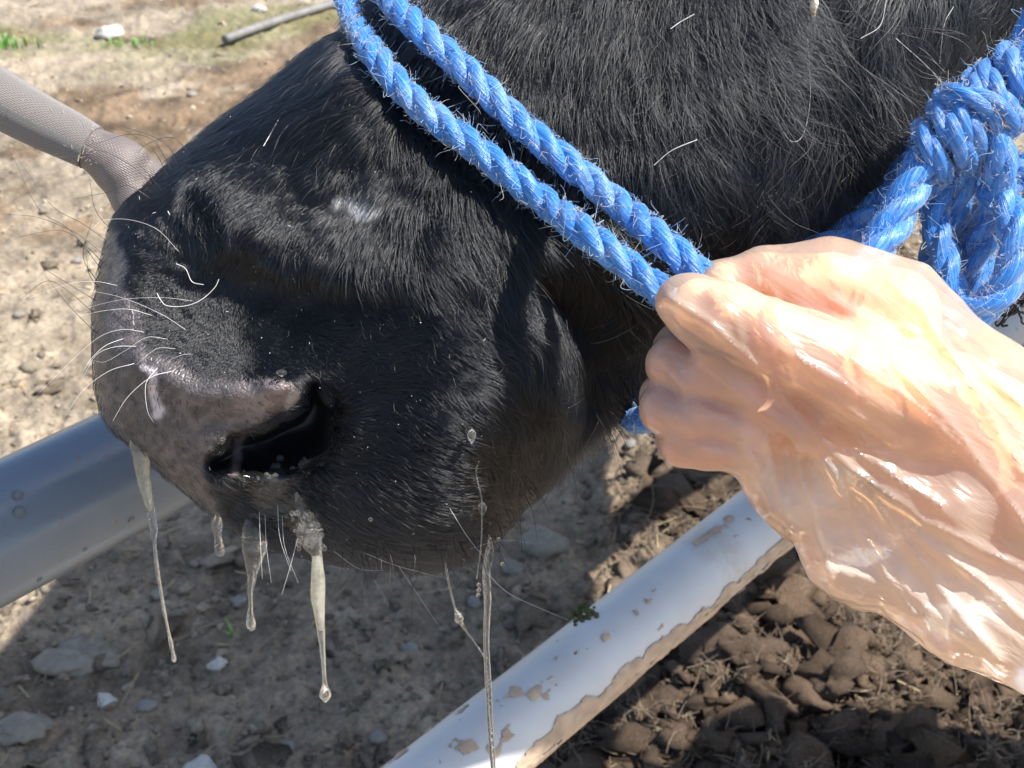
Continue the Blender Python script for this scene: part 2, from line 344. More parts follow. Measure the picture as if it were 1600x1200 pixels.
for i, (a, b, lb) in enumerate(spots):
    if i < 5: src.append(lump('pebble', a, b, .0125, M_grey, 30+i, .7, 2, label=lb, cat='pebble', group='pebbles on the yard')); continue
    o = src[i % 5].copy(); COL.objects.link(o); x, y = gpt(a, b); s = rng.uniform(.8, 1.5); o.scale = (s, s, s)
    o.location = (x, y, ground_h(np.array([x]), np.array([y]))[0]+.004); o.rotation_euler = (0, 0, rng.uniform(0, 6)); o['label'] = lb
def grass(name, px, py, n, hgt, spread, label, colr=(.13, .3, .05)):
    x0, y0 = gpt(px, py); V = []; Fc = []; cs = []
    for k in range(n):
        x = x0+rng.normal(0, spread); y = y0+rng.normal(0, spread*.6); a = rng.uniform(0, 6.28); h = hgt*rng.uniform(.5, 1.1); ln = rng.uniform(.2, .9)*h; wd = hgt*.07
        z = ground_h(np.array([x]), np.array([y]))[0]; b = len(V); s = np.array([-math.sin(a), math.cos(a), 0])*wd; d = np.array([math.cos(a), math.sin(a), 0])
        for t, q in ((0, 1), (.4, .9), (.75, .6)):
            p = np.array([x, y, z])+d*ln*t*t+np.array([0, 0, h*(t-.25*t*t)]); V += [p-s*q, p+s*q]
        V.append(np.array([x, y, z])+d*ln+np.array([0, 0, h*.72])); Fc += [[b, b+1, b+3, b+2], [b+2, b+3, b+5, b+4], [b+4, b+5, b+6, b+6]]
        cs += [np.array(colr)*rng.uniform(.7, 1.3)]*7
    F4 = [f for f in Fc if f[2] != f[3]]; F3 = [f[:3] for f in Fc if f[2] == f[3]]
    tag(mk(name, np.array(V), [np.array(F4), np.array(F3)], M_grass, col=np.array(cs)), label, 'grass', kind='stuff')
grass('grass_tuft', 3, 72, 60, .08, .05, 'bright green grass tuft at the left edge of the photo')
grass('grass_tuft', 205, 68, 60, .035, .06, 'low green tuft right of the large white stone')
grass('grass_tuft', 37, 62, 30, .03, .03, 'yellowish small tuft beside the bright green one', (.3, .3, .08))
grass('grass_tuft', 300, 20, 40, .025, .08, 'sparse yellow green tuft by the far edge of the yard', (.24, .26, .08))
grass('grass_tuft', 370, 1000, 5, .035, .008, 'few thin green blades below the short branching mucus string', (.12, .22, .04))
pp = np.array([[*gpt(a, b), .028] for a, b in ((352, 72), (400, 55), (450, 38), (520, 18), (600, -6))]); pp[:, 2] += ground_h(pp[:, 0], pp[:, 1])*.5
tag(tube('plastic_pipe', cr(pp, 40), .018, M_blackpipe, ns=16), 'old black plastic pipe lying on the earth behind the muzzle', 'pipe')

# ------------------------------------------------------------------ gate with two round rails
RD = 1.125*RT+.645*UP+FW; RD /= np.linalg.norm(RD); RR = .0368
def rail_mat(name, a, b, mud, rough, seed):
    m = M(name); n = m.noise(14, 5); co = m.n('ShaderNodeTexCoord').outputs['Object']
    base = m.mixc(m.ramp(m.noise(9, 3), [(.35, (0, 0, 0)), (.65, (1, 1, 1))]), a, b)
    base = m.mixc(m.ramp(m.noise(85, 3, .6), [(.68, (0, 0, 0)), (.74, (1, 1, 1))]), base, (.2, .1, .05))
    base = m.mixc(m.mul(m.att('mud'), m.ramp(m.noise(38, 6, .75), [(.38, (0, 0, 0)), (.56, (1, 1, 1))])), base, mud)
    m.p(Base_Color=base, Roughness=m.ramp(n, [(.3, (rough,)*3), (.7, (rough+.15,)*3)]), Specular_IOR_Level=.5)
    m.bump(m.noise(120, 5), .18, .001); return m.m
M_rail1 = rail_mat('blue_grey_galvanised', (.12, .15, .185), (.155, .185, .22), (.2, .15, .1), .2, 0)
M_rail2 = rail_mat('white_galvanised', (.50, .50, .49), (.60, .595, .58), (.40, .30, .215), .36, 1)
gate = empty('pipe_gate', 'pipe gate with round metal rails crossing behind the cow muzzle and the hand', 'gate')
def rail(p, ta, tb, mat, label, mudf):
    t = np.linspace(ta, tb, 420); P = p+t[:, None]*RD; V, Q, tr, uv = tube_arrays(P, RR, 48); n = V-np.vstack([np.repeat(P, 48, 0), P[[0]], P[[-1]]])
    n /= np.linalg.norm(n, axis=1)[:, None]+1e-9; px, py, d = proj(V)
    return tag(mk('rail', V, [Q, tr], mat, gate, uv=uv, attr={'mud': mudf(V, n, np.concatenate([np.repeat(t, 48), [0, 0]]))}), label)
p1 = C(0, 832, .70); p2 = C(715, 1200, 1.014)
rail(p1, -.7, 2.2, M_rail1, 'blue grey upper rail with rust specks and water drops', lambda V, n, t: .25*np.clip(-n[:, 2], 0, 1))
rail(p2, -.7, 2.2, M_rail2, 'whitish lower rail with brown mud along its underside', lambda V, n, t: np.clip(sst(-.05, -.5, n[:, 2]-.3*n[:, 1])+.45*sst(.12, .2, fbm(t*9, t*0+3, 5, 3)-.3), 0, 1)*(.3+.6*sst(.3, .6, vn(t*7, n[:, 2]*2, 8))))
for t in (-.7, 2.2):
    a = p1+t*RD; b = a.copy(); b[2] = -.1; a[2] += .03; tube('post', np.array([a, b]), .04, M_rail2, gate, 24)
m = M('dried_mud'); m.p(Base_Color=m.col(), Roughness=.9); m.bump(m.noise(420, 5, .7), .5, .0012); M_mud = m.m
def on_rail(p, px, py):
    """front point of the rail seen at this pixel"""
    d = C(px, py, 1.)-CAM; d /= np.linalg.norm(d); w0 = CAM-p; a = d-RD*(d@RD); b = w0-RD*(w0@RD)
    A, B_, C_ = a@a, 2*a@b, b@b-RR*RR; q = max(B_*B_-4*A*C_, 0); return CAM+d*((-B_-math.sqrt(q))/(2*A))
# dried mud: a thin uneven crust on the underside of the white rail
T_, N_, B_ = frames(np.stack([p2, p2+RD, p2+2*RD])); ta = np.linspace(-.25, 1.0, 620); an = np.linspace(0, 2*np.pi, 150)
n_ = np.cos(an)[:, None]*N_[0]+np.sin(an)[:, None]*B_[0]; TT, AA = np.meshgrid(ta, an, indexing='ij'); fc = -(n_@FW); up_ = n_@(UP*.79+RT*-.61)
band = np.exp(-((up_+.80)/.24)**2)*(fc > -.4)
mk_ = 1.25*(fbm(TT*14, AA*1.3, 211, 5)+.7*fbm(TT*60, AA*3.2, 212, 3))*1.05-.62; env = .38*np.exp(-((TT-.10)/.15)**2)+.22*np.exp(-((TT-.38)/.10)**2)+.1
thick = np.clip(mk_+band[None]*(.16+1.1*env)-.68, -.1, .3); h_ = np.clip(thick, 0, .1)*.012*(1+1.5*(fbm(TT*140, AA*7, 213, 3)-.4))
Pm = p2+TT[..., None]*RD+n_[None]*(RR+.0002+h_)[..., None]; ii = np.arange(TT.size).reshape(TT.shape)
Qm = np.stack([ii[:-1, :-1], ii[1:, :-1], ii[1:, 1:], ii[:-1, 1:]], -1).reshape(-1, 4); Qm = Qm[(thick.ravel()[Qm] > 0).all(1)]
us = np.unique(Qm); rm = np.full(TT.size, -1); rm[us] = np.arange(len(us))
cm = (np.array([.50, .37, .26])*(.65+.7*fbm(TT*90, AA*4.5, 214, 3))[..., None]).reshape(-1, 3)
tag(mk('dried_mud', Pm.reshape(-1, 3)[us], rm[Qm], M_mud, gate, col=cm[us]), 'dried brown mud stuck under the white rail', kind='stuff')
Vb, Fb = ico(2)
V = []; Fc = []; cc = []
for k in range(60):
    a, b = 912+rng.normal(0, 9), 958+rng.normal(0, 8); c = on_rail(p2, a, b-0); s = rng.uniform(.001, .003)
    Fc.append(Fb+len(V)*len(Vb)); V.append(Vb*s+c); cc.append(np.tile(np.array([.15, .15, .06])*rng.uniform(.7, 1.3), (len(Vb), 1)))
tag(mk('moss', np.vstack(V), np.vstack(Fc), M_clod, gate, col=np.vstack(cc)), 'green moss patch on the top of the white rail', kind='stuff')
# ------------------------------------------------------------------ cow
cow = empty('cow', 'black cow with a wet muzzle, its furry head held sideways over the gate', 'cow'); cow.location = (0, 0, 0)
TOP = [(146, 545), (146, 480), (158, 410), (184, 338), (248, 278), (335, 212), (432, 140), (540, 40), (650, -80), (800, -220), (1000, -380), (1250, -560), (1500, -720)]
BOT = [(147, 560), (150, 605), (168, 660), (208, 698), (292, 770), (398, 842), (560, 882), (722, 874), (838, 755), (940, 655), (1100, 540), (1330, 360), (1560, 120)]
BOT[-1] = (1660, -40)
TH = [4, 34, 50, 58, 64, 68, 70, 73, 76, 82, 90, 98, 100]          # half thickness, mm
DM = [.575, .575, .576, .578, .580, .582, .584, .586, .590, .598, .61, .625, .64]
NU, NT = 470, 640
A = cr(np.array([(*a, *b, t, d) for a, b, t, d in zip(TOP, BOT, TH, DM)]), NU*4)
L = np.concatenate([[0], np.cumsum(np.hypot(*np.diff((A[:, :2]+A[:, 2:4])/2, axis=0).T)+.15*np.hypot(*np.diff(A[:, :2], axis=0).T))])
A = np.stack([np.interp(np.linspace(0, 1, NU)**1.12*L[-1], L, A[:, i]) for i in range(6)], 1)
A[0, 4] = 2
th = np.arange(NT)*2*np.pi/NT
cth, sth = np.cos(th)[None], np.sin(th)[None]
PX = (A[:, [0]]+A[:, [2]])/2-(A[:, [2]]-A[:, [0]])/2*-1*-cth
PX = (A[:, [0]]*(1+cth)+A[:, [2]]*(1-cth))/2; PY = (A[:, [1]]*(1+cth)+A[:, [3]]*(1-cth))/2
def bumpf(x, y, pts, amp, sig): return amp*np.exp(-(polyd(x, y, pts if len(pts) > 1 else [pts[0], pts[0]])/sig)**2)
NOST = [(486, 604, 8), (495, 642, 27), (480, 682, 42), (432, 704, 40), (380, 709, 30), (336, 724, 13)]
def feat(x, y):
    wx = x+(fbm(x/60, y/60, 91, 2)-.4)*10; wy = y+(fbm(x/60, y/60, 92, 2)-.4)*10
    f = bumpf(x, y, [(500, 180), (560, 160)], 7, 85)
    r = polyd(wx, wy, [(290, 315), (370, 345), (440, 395), (560, 410), (660, 395)])
    side = sst(-42, 62, (wy-np.interp(wx, [180, 290, 370, 440, 560, 680, 800], [330, 345, 385, 428, 447, 440, 450])))     # 0 above the fold, 1 below
    env = sst(205, 300, x)*sst(860, 660, x)
    f += env*(5.5*np.exp(-(r/85)**2)*(1-side)-7*side*np.exp(-(np.maximum(y-430, 0)/75)**2)*sst(720, 560, x))
    f += bumpf(x, y, [(250, 470), (330, 490), (430, 500)], -6, 60)
    f += bumpf(x, y, [(215, 570), (300, 610), (390, 615), (445, 602)], 8, 34)
    f += bumpf(x, y, [(425, 606), (452, 608)], 5, 22)
    f += bumpf(x, y, [(250, 660), (300, 690)], 3, 55)
    d = polyr(x, y, NOST); f -= 38*sst(9, -20, d)*sst(785, 668, y+.12*(x-420)) + 8*sst(40, -10, polyr(x, y, [(480, 640, 20), (430, 745, 40), (380, 790, 20)]))
    f += bumpf(x, y, [(520, 690), (540, 650)], 3, 32)
    f += bumpf(x, y, [(720, 640), (650, 760)], 17, 150)
    xe = np.interp(y, [330, 400, 470, 550, 620, 690, 760], [800, 815, 845, 872, 884, 872, 850])+(fbm(x/50, y/50, 98, 2)-.4)*14
    f -= 24*sst(-26, 30, x-xe)*np.exp(-(np.maximum(x-xe-20, 0)/95)**2)*sst(360, 500, y)
    f += bumpf(x, y, [(1040, 200)], 6, 150)+bumpf(x, y, [(1270, 60), (1290, 250)], -5, 70)
    f += bumpf(x, y, [(600, 60), (660, 130)], -4, 35)
    f += (fbm(x/45, y/45, 93, 3)-.45)*3.5
    return f
wf = sst(0.02, .62, np.abs(sth))
FE = feat(PX, PY)
zz = (A[:, [4]]*np.abs(sth)**np.where(cth > 0, .84, .84-.26*sst(0, -.6, cth))+FE*wf*sst(0, 25, np.arange(NU))[:, None])*np.sign(sth)/1000
DD = A[:, [5]]-zz
V = C(PX, PY, DD)
V0 = V.reshape(-1, 3); ii = np.arange(NU*NT).reshape(NU, NT); jj = np.roll(ii, -1, 1)
Q = np.stack([ii[:-1], ii[1:], jj[1:], jj[:-1]], -1).reshape(-1, 4)
e = (NU-1)*NT; n = len(V0)
tr = np.array([[n, q, (q+1) % NT] for q in range(NT)]+[[n+1, e+(q+1) % NT, e+q] for q in range(NT)])
VV = np.vstack([V0, V[0].mean(0), V[-1].mean(0)])
# which way do the faces look
du = np.gradient(V, axis=0); dt = np.roll(V, -1, 1)-np.roll(V, 1, 1)
NRM = np.cross(dt, du); NRM /= np.linalg.norm(NRM, axis=2)[..., None]+1e-12
mid = V[200, NT//4]
if NRM[200, NT//4]@(CAM-mid) < 0: NRM = -NRM
fn = np.cross(VV[Q[200*NT+NT//4]][1]-VV[Q[200*NT+NT//4]][0], VV[Q[200*NT+NT//4]][2]-VV[Q[200*NT+NT//4]][0])
if fn@(CAM-mid) < 0: Q = Q[:, ::-1]; tr = tr[:, ::-1]
# regions of the hide
PADP = [(120, 330), (186, 345), (206, 400), (212, 470), (240, 540), (320, 584), (430, 588), (478, 598), (466, 632), (440, 652), (390, 668), (345, 690), (322, 730), (345, 790), (395, 845), (330, 830), (230, 740), (130, 640)]
wob = (fbm(PX/18, PY/18, 95, 3)-.45)*26
pad = sst(10, -12, polys(PX, PY, PADP)+wob)*(1.0)
nosin = sst(8, -6, polyr(PX, PY, NOST)); wet = np.maximum(nosin*.45, sst(30, -25, polyr(PX, PY, [(370, 720, 20), (420, 770, 50), (470, 820, 35)])+wob))
bald = sst(10, -10, polyr(PX, PY, [(528, 316, 4), (556, 318, 15), (576, 326, 17)])+wob*.9); bald_n = sst(30, 0, polyr(PX, PY, [(530, 310, 4), (556, 305, 18), (580, 315, 18)])+wob)
colr = np.ones((NU, NT, 3))*np.array([.008, .008, .0085])
mot = fbm(PX/9, PY/9, 96, 4); mot2 = fbm(PX/30, PY/30, 97, 3)
pc = L3((.052, .045, .045), (.175, .143, .136), np.clip((mot-.3)*1.7, 0, 1)*(.4+.9*mot2))
rim = np.exp(-(polyd(PX, PY, [(395, 632), (440, 622), (462, 606)])/26)**2); pc = L3(pc, (.30, .215, .20), np.clip(rim*.9, 0, 1)*(.25+.8*mot))if False else pc*(1-(rim*.75*(.3+mot))[..., None])+np.array([.27, .205, .19])*(rim*.75*(.3+mot))[..., None]
tip = sst(4, -6, polyr(PX, PY, [(466, 604, 9), (452, 634, 7)])+wob*.5)[..., None]*.7; pc = pc*(1-tip)+np.array([.5, .44, .42])*tip
sc = sst(4, -5, polyr(PX, PY, [(222, 572, 3), (238, 582, 7), (240, 615, 5), (247, 640, 9), (244, 648, 8)])+wob*.45)[..., None]*.9; pc = pc*(1-sc)+np.array([.58, .5, .5])*sc
colr = colr*(1-pad[..., None])+pc*pad[..., None]
pk = (sst(5, -20, polyr(PX, PY, [(500, 585, 14), (530, 588, 16)])+wob)*.45)[..., None]; colr = colr*(1-pk)+np.array([.16, .09, .085])*pk
st = (sst(3, -5, polyr(PX, PY, [(374, 682, 7), (370, 715, 8), (364, 742, 7)])+wob*.3)*.6)[..., None]; colr = colr*(1-st)+np.array([.26, .2, .2])*st
gr = (sst(10, -10, polyr(PX, PY, [(430, 750, 18), (410, 790, 22)])+wob)*.35)[..., None]; colr = colr*(1-gr)+np.array([.10, .10, .09])*gr
colr = colr*(1-bald[..., None])+(np.array([.55, .53, .50])*(.35+1.2*mot[..., None]))*bald[..., None]
front = (sth > -0.05)*np.ones((NU, 1))
def ext(a): return np.concatenate([a.ravel(), [a[0].mean(), a[-1].mean()]])
# unseen rest of the animal, placed and shaped to shade the ground: neck, trunk and legs
def rc3(X, Y, Z, a, b):
    a = np.array(a, float); b = np.array(b, float); d = b[:3]-a[:3]; t = np.clip(((X-a[0])*d[0]+(Y-a[1])*d[1]+(Z-a[2])*d[2])/(d@d), 0, 1)
    return np.sqrt((X-a[0]-t*d[0])**2+(Y-a[1]-t*d[1])**2+(Z-a[2]-t*d[2])**2)-(a[3]+(b[3]-a[3])*t)
hc = V[-40].mean(0); gxs = [np.arange(l, u, .03) for l, u in ((.0, 1.9), (.2, 3.2), (-.12, 2.1))]; X, Y, Z = np.meshgrid(*gxs, indexing='ij')
fb = rc3(X, Y, Z, (*hc, .13), (.70, .95, 1.62, .22)); k_ = .12
def sm(a, b, k=.12): h = np.clip(.5+.5*(b-a)/k, 0, 1); return b*(1-h)+a*h-k*h*(1-h)
fb = sm(fb, rc3(X, Y, Z, (.76, 1.02, 1.60, .26), (.74, 1.35, 1.58, .39))); fb = sm(fb, rc3(X, Y, Z, (.74, 1.35, 1.58, .39), (.84, 2.5, 1.60, .42)))
for (lx, ly) in ((.98, 1.12), (1.2, 1.25), (1.30, 2.5), (1.42, 2.3)):
    fb = sm(fb, rc3(X, Y, Z, (lx, ly, 1.15, .14), (lx+.02, ly+.03, .55, .07)), .08); fb = sm(fb, rc3(X, Y, Z, (lx+.02, ly+.03, .55, .065), (lx, ly, .02, .05)), .04)
Vt, Qt = nets(fb, np.array([.0, .2, -.12]), .03); Vt = relax(Vt, Qt, 2)
TRUNK = (Vt, Qt)
m = M('cow_hide'); sk_ = m.att('skin'); wt_ = m.att('wet')
v = m.n('ShaderNodeTexVoronoi', {'Scale': 520.0, 'Vector': m.n('ShaderNodeTexCoord').outputs['Object']}); v.feature = 'DISTANCE_TO_EDGE'
ro = m.mul(m.mul(sk_, -.34, 'MULTIPLY'), .78, 'ADD'); ro = m.mul(ro, m.mul(m.mul(wt_, -.82), 1., 'ADD'))
m.p(Base_Color=m.col(), Roughness=ro, Specular_IOR_Level=.5)
hh = m.mul(m.mul(m.ramp(v.outputs[0], [(0, (0, 0, 0)), (.25, (1, 1, 1))]), m.mul(sk_, 1., 'MULTIPLY')), m.mul(m.noise(420, 4), .9), 'ADD')
m.bump(hh, .42, .0006); M_hide = m.m
body = mk('body', VV, [Q, tr], M_hide, cow, col=np.vstack([colr.reshape(-1, 3), colr[0, 0], colr[-1, 0]]), attr={'skin': ext(np.maximum(pad, bald)), 'wet': ext(wet)})
Mt = M('black_coat'); Mt.p(Base_Color=(.014, .013, .013), Roughness=.6); Mt.bump(Mt.noise(90, 6, .7), .8, .01)
mk('trunk', TRUNK[0], TRUNK[1], Mt.m, cow)
bvh = BVHTree.FromPolygons(VV.tolist(), Q.tolist())
def sdepth(px, py, dflt=.52):
    d = C(px, py, 1.)-CAM; l = np.linalg.norm(d); h = bvh.ray_cast(Vector(CAM), Vector(d/l)); return h[3]/l if h[0] is not None else dflt

# ---- the ropes' paths over the head (used by the fur too)
RA = [(604, -75), (606, -10), (655, 45), (722, 105), (790, 172), (835, 212), (900, 265), (965, 318), (1035, 376), (1098, 432), (1150, 480)]
RB = [(585, -120), (541, -30), (553, 28), (588, 88), (640, 150), (690, 192), (752, 238), (800, 276), (860, 322), (920, 368), (985, 418), (1048, 468), (1110, 515)]

# ---- fur
FLOW = np.array([(330, 205, -1, .5), (400, 160, -1, .55), (470, 110, -.9, .6), (530, 60, -.6, .9), (450, 230, -.8, .6), (380, 300, -.45, .6), (480, 180, -1, .3), (560, 130, -1, .15), (620, 150, -.5, .7),
 (520, 260, -.35, .9), (450, 360, -.35, 1), (520, 410, -.1, 1), (600, 420, .1, 1), (680, 400, .35, 1), (620, 300, -.1, 1), (640, 220, -.1, 1), (700, 300, .25, 1), (760, 350, .45, .9), (400, 400, -.7, .8),
 (250, 300, -.35, -.3), (220, 330, -.4, .6), (270, 350, .15, 1), (320, 330, .6, .5), (230, 420, -.6, .3), (260, 500, -.5, .5), (320, 450, -.2, 1), (350, 530, -.4, .8), (420, 520, .6, .4), (450, 480, .6, .6),
 (520, 540, 1, -.05), (560, 500, 1, .3), (600, 560, 1, .15), (540, 620, 1, -.1), (540, 690, 1, .1), (500, 740, .9, .35), (530, 800, 1, .45), (480, 850, .9, .4), (620, 680, .9, .45), (640, 780, .9, .5), (600, 850, 1, .3), (700, 860, 1, .1),
 (720, 600, .85, .5), (740, 700, .8, .65), (760, 800, .75, .6), (820, 740, .6, .7), (680, 520, .9, .45), (760, 520, .7, .7), (820, 600, .75, .65), (860, 660, .5, .8), (840, 480, .3, 1), (800, 420, .45, .9),
 (900, 450, .15, 1), (930, 550, .1, 1), (900, 640, .4, .9), (960, 630, .8, .5), (980, 520, .2, 1), (1050, 480, .3, 1),
 (640, 90, -.4, .8), (720, 40, -.3, .9), (760, 110, -.35, .9), (700, 160, -.2, 1), (820, 60, -.45, .9), (860, 120, -.1, 1), (880, 20, -.3, 1), (950, 60, .1, 1), (930, 180, .25, 1), (900, 240, .2, 1), (1020, 120, .35, 1), (1030, 230, .55, .9),
 (1000, 330, .7, .7), (1080, 330, .7, .75), (1120, 200, .5, .9), (1140, 80, .4, 1), (1150, 380, .95, .3), (1200, 300, .6, .7), (1230, 150, .15, 1), (1220, 40, .2, 1), (1290, 100, 0, 1), (1280, 250, -.1, 1), (1340, 180, -.15, 1), (1400, 100, -.1, 1), (1370, 280, -.3, .9), (1260, 370, -.6, .5), (1480, 60, -.2, 1), (1550, -50, -.2, 1),
 (700, -100, -.4, .9), (1000, -150, .1, 1), (1300, -200, .1, 1)], float)
def flow(x, y):
    w = 1/((x[:, None]-FLOW[:, 0])**2+(y[:, None]-FLOW[:, 1])**2+30**2)**1.7
    nrm = np.hypot(FLOW[:, 2], FLOW[:, 3]); fx = (w*FLOW[:, 2]/nrm).sum(1)/w.sum(1); fy = (w*FLOW[:, 3]/nrm).sum(1)/w.sum(1)
    a = np.arctan2(fy, fx)+(fbm(x/70, y/70, 51, 3)-.45)*1.5+(fbm(x/22, y/22, 52, 2)-.38)*.55
    return np.cos(a), np.sin(a)
LENP = np.array([(560, 550, 5), (600, 620, 6), (520, 640, 6.5), (530, 720, 7), (640, 700, 8), (760, 700, 9), (640, 820, 9), (480, 830, 6), (820, 640, 11), (740, 520, 10), (330, 480, 2.6), (250, 450, 2.4), (400, 450, 3), (430, 560, 2.5), (350, 550, 2), (220, 360, 3.5), (250, 310, 6), (300, 350, 6), (380, 320, 9), (450, 400, 9), (560, 410, 11), (680, 400, 13), (500, 200, 12), (420, 170, 13), (350, 210, 11), (540, 60, 12), (620, 120, 12), (600, 300, 11), (780, 400, 16), (860, 480, 15), (930, 560, 14), (900, 650, 15), (970, 600, 17), (900, 120, 20), (750, 60, 16), (1000, 250, 20), (1150, 150, 23), (1100, 350, 17), (1290, 150, 46), (1230, 60, 42), (1200, 150, 36), (1270, 250, 32), (1400, 150, 38), (1340, 60, 44), (1300, 350, 10), (1500, 50, 18)], float)
def flen(x, y):
    w = 1/((x[:, None]-LENP[:, 0])**2+(y[:, None]-LENP[:, 1])**2+25**2)**1.6; return (w*LENP[:, 2]).sum(1)/w.sum(1)
fq = np.stack([ii[:-1], ii[1:], jj[1:], jj[:-1]], -1)
q4 = V0[fq]; ar = .5*np.linalg.norm(np.cross(q4[..., 2, :]-q4[..., 0, :], q4[..., 3, :]-q4[..., 1, :]), axis=2)
cpx, cpy = PX[:-1], PY[:-1]; nv = ((NRM*(CAM-V)).sum(2)/np.linalg.norm(CAM-V, axis=2))[:-1]
inview = ((cpx > -60) & (cpx < 1660) & (cpy > -80))
den = ar*np.where((nv > -.25) & inview, 1., .03)*(1-np.clip(pad[:-1]*.985+nosin[:-1]+bald_n[:-1]*.99, 0, 1))*(1-.96*wet[:-1])*np.where((sth > -.15)[0][None], 1, .5)
den *= 1+1.2*sst(9, 3, flen(cpx[::6, ::6].ravel(), cpy[::6, ::6].ravel()).reshape(cpx[::6, ::6].shape).repeat(6, 0).repeat(6, 1)[:cpx.shape[0], :cpx.shape[1]])
den = den*(cpy > -330)
NH = 290000
pick = rng.choice(den.size, NH, p=(den/den.sum()).ravel()); pi, pj = np.divmod(pick, NT); pj2 = (pj+1) % NT
ua, ub = rng.random((2, NH))
def bil(a):
    s = (slice(None),)+(None,)*(a.ndim-2); return a[pi, pj]*((1-ua)*(1-ub))[s]+a[pi+1, pj]*(ua*(1-ub))[s]+a[pi+1, pj2]*(ua*ub)[s]+a[pi, pj2]*((1-ua)*ub)[s]
P0 = bil(V); N0 = bil(NRM); N0 /= np.linalg.norm(N0, axis=1)[:, None]; hx = bil(PX); hy = bil(PY)
ch = [slice(i, i+40000) for i in range(0, NH, 40000)]
FX = np.concatenate([np.stack(flow(hx[c], hy[c]), 1) for c in ch]); LN = np.concatenate([flen(hx[c], hy[c]) for c in ch])
ja = rng.normal(0, .10, NH)+(rng.random(NH) < .1)*rng.normal(0, .5, NH); cj, sj = np.cos(ja), np.sin(ja)
fx = FX[:, 0]*cj-FX[:, 1]*sj; fy = FX[:, 0]*sj+FX[:, 1]*cj
T3 = fx[:, None]*RT-fy[:, None]*UP; T3 -= N0*(T3*N0).sum(1)[:, None]; T3 /= np.linalg.norm(T3, axis=1)[:, None]+1e-9
S3 = np.cross(N0, T3)
ln = LN*(1+.35*sst(8, 12, LN))*rng.lognormal(0, .22, NH)*(.8+.45*fbm(hx/30, hy/30, 53, 2))/1000
dr_ = np.minimum(polyd(hx, hy, RA), polyd(hx, hy, RB)); under = sst(34, 20, dr_); ln *= 1-.55*under
wetx = np.clip(np.exp(-(polyd(hx, hy, [(1240, -20), (1270, 120), (1300, 260)])/135)**2)+.7*np.exp(-(polyd(hx, hy, [(480, 850), (620, 880), (720, 875)])/45)**2), 0, 1)
lift = (.27+.22*rng.random(NH))*(1-.65*under)*(1-.35*wetx)+.14*sst(.3, -.05, (N0*((CAM-P0)/np.linalg.norm(CAM-P0, axis=1)[:, None])).sum(1))
t = np.linspace(0, 1, 6)[None, :, None]
curl = rng.normal(0, .13, NH)+(fbm(hx/35, hy/35, 54, 2)-.4)*1.0
HP = P0[:, None]+ln[:, None, None]*(T3[:, None]*(t-.12*t*t)+N0[:, None]*(lift[:, None, None]*(t-.72*t*t)+.02)+S3[:, None]*(curl[:, None, None]*t*t*.55+(sst(14, 28, LN)*.10)[:, None, None]*(np.sin(t*7+(fbm(hx/16, hy/16, 55, 2)*18)[:, None, None])-np.sin((fbm(hx/16, hy/16, 55, 2)*18)[:, None, None]))*t))
# locks: tips drawn together
def clump(cell, amt, seed):
    gx_, gy_ = hx/cell, hy/cell; i0, j0 = np.floor(gx_), np.floor(gy_); best = np.full(NH, 9.); bx = np.zeros(NH); by = np.zeros(NH)
    for a in (-1, 0, 1):
        for b in (-1, 0, 1):
            i, j = i0+a, j0+b; cx, cy = i+hsh(i, j, seed), j+hsh(i, j, seed+1); d = np.hypot(cx-gx_, cy-gy_); n = d < best
            best = np.where(n, d, best); bx = np.where(n, cx, bx); by = np.where(n, cy, by)
    ox, oy = (bx*cell-hx), (by*cell-hy); k = .51/FPX
    off = (ox*k)[:, None]*RT-(oy*k)[:, None]*UP; off -= N0*(off*N0).sum(1)[:, None]
    return off[:, None]*(amt[:, None]*np.linspace(0, 1, 6)[None]**1.4)[..., None]
HP += clump(13, (.45+.35*wetx)*sst(2.5, 6, LN), 61)+clump(29, .25+.72*wetx, 71)*sst(6, 14, LN)[:, None, None]
rad = (.000075+.00004*rng.random(NH))[:, None]*np.array([1, 1, .95, .8, .55, .15])[None]*(1+.3*wetx[:, None])
m = M('black_fur'); hb = m.n('ShaderNodeBsdfHairPrincipled'); hb.model = 'CHIANG'; hb.parametrization = 'COLOR'
for k_, v_ in (('Color', (.003, .0034, .0044, 1)), ('Roughness', .24), ('Radial Roughness', .42), ('Random Roughness', .3), ('Coat', .0), ('IOR', 1.5)):
    if k_ in hb.inputs: hb.inputs[k_].default_value = v_
m.surf(hb.outputs[0]); M_fur = m.m
curves('fur', HP, rad, M_fur, cow)
# whiskers
def wcurve(P2, lift0, lift1, k=14):
    P2 = cr(P2, k); d0 = sdepth(*P2[0]); return C(P2[:, 0], P2[:, 1], d0-.001-(lift0+(lift1-lift0)*np.linspace(0, 1, k)**.8)*1.0)
WH = [[(300, 470), (250, 465), (180, 470), (100, 495), (20, 540)], [(290, 515), (250, 490), (190, 465), (120, 450)], [(238, 493), (200, 483), (160, 486), (120, 495)],
 [(225, 519), (190, 515), (150, 530), (95, 580), (35, 640)], [(262, 530), (230, 527), (200, 545), (165, 565), (145, 563)], [(213, 541), (180, 542), (150, 555), (130, 590)], [(193, 529), (165, 540), (143, 560), (130, 580)],
 [(274, 545), (245, 545), (212, 570)], [(210, 568), (170, 580), (130, 610), (102, 650)], [(268, 580), (235, 590), (200, 620), (176, 658)], [(246, 575), (228, 600), (230, 640), (240, 660)], [(280, 394), (245, 358), (200, 343), (160, 345), (145, 358)], [(298, 553), (283, 555), (266, 562)], [(183, 446), (150, 440), (110, 443), (60, 460), (30, 475)]]
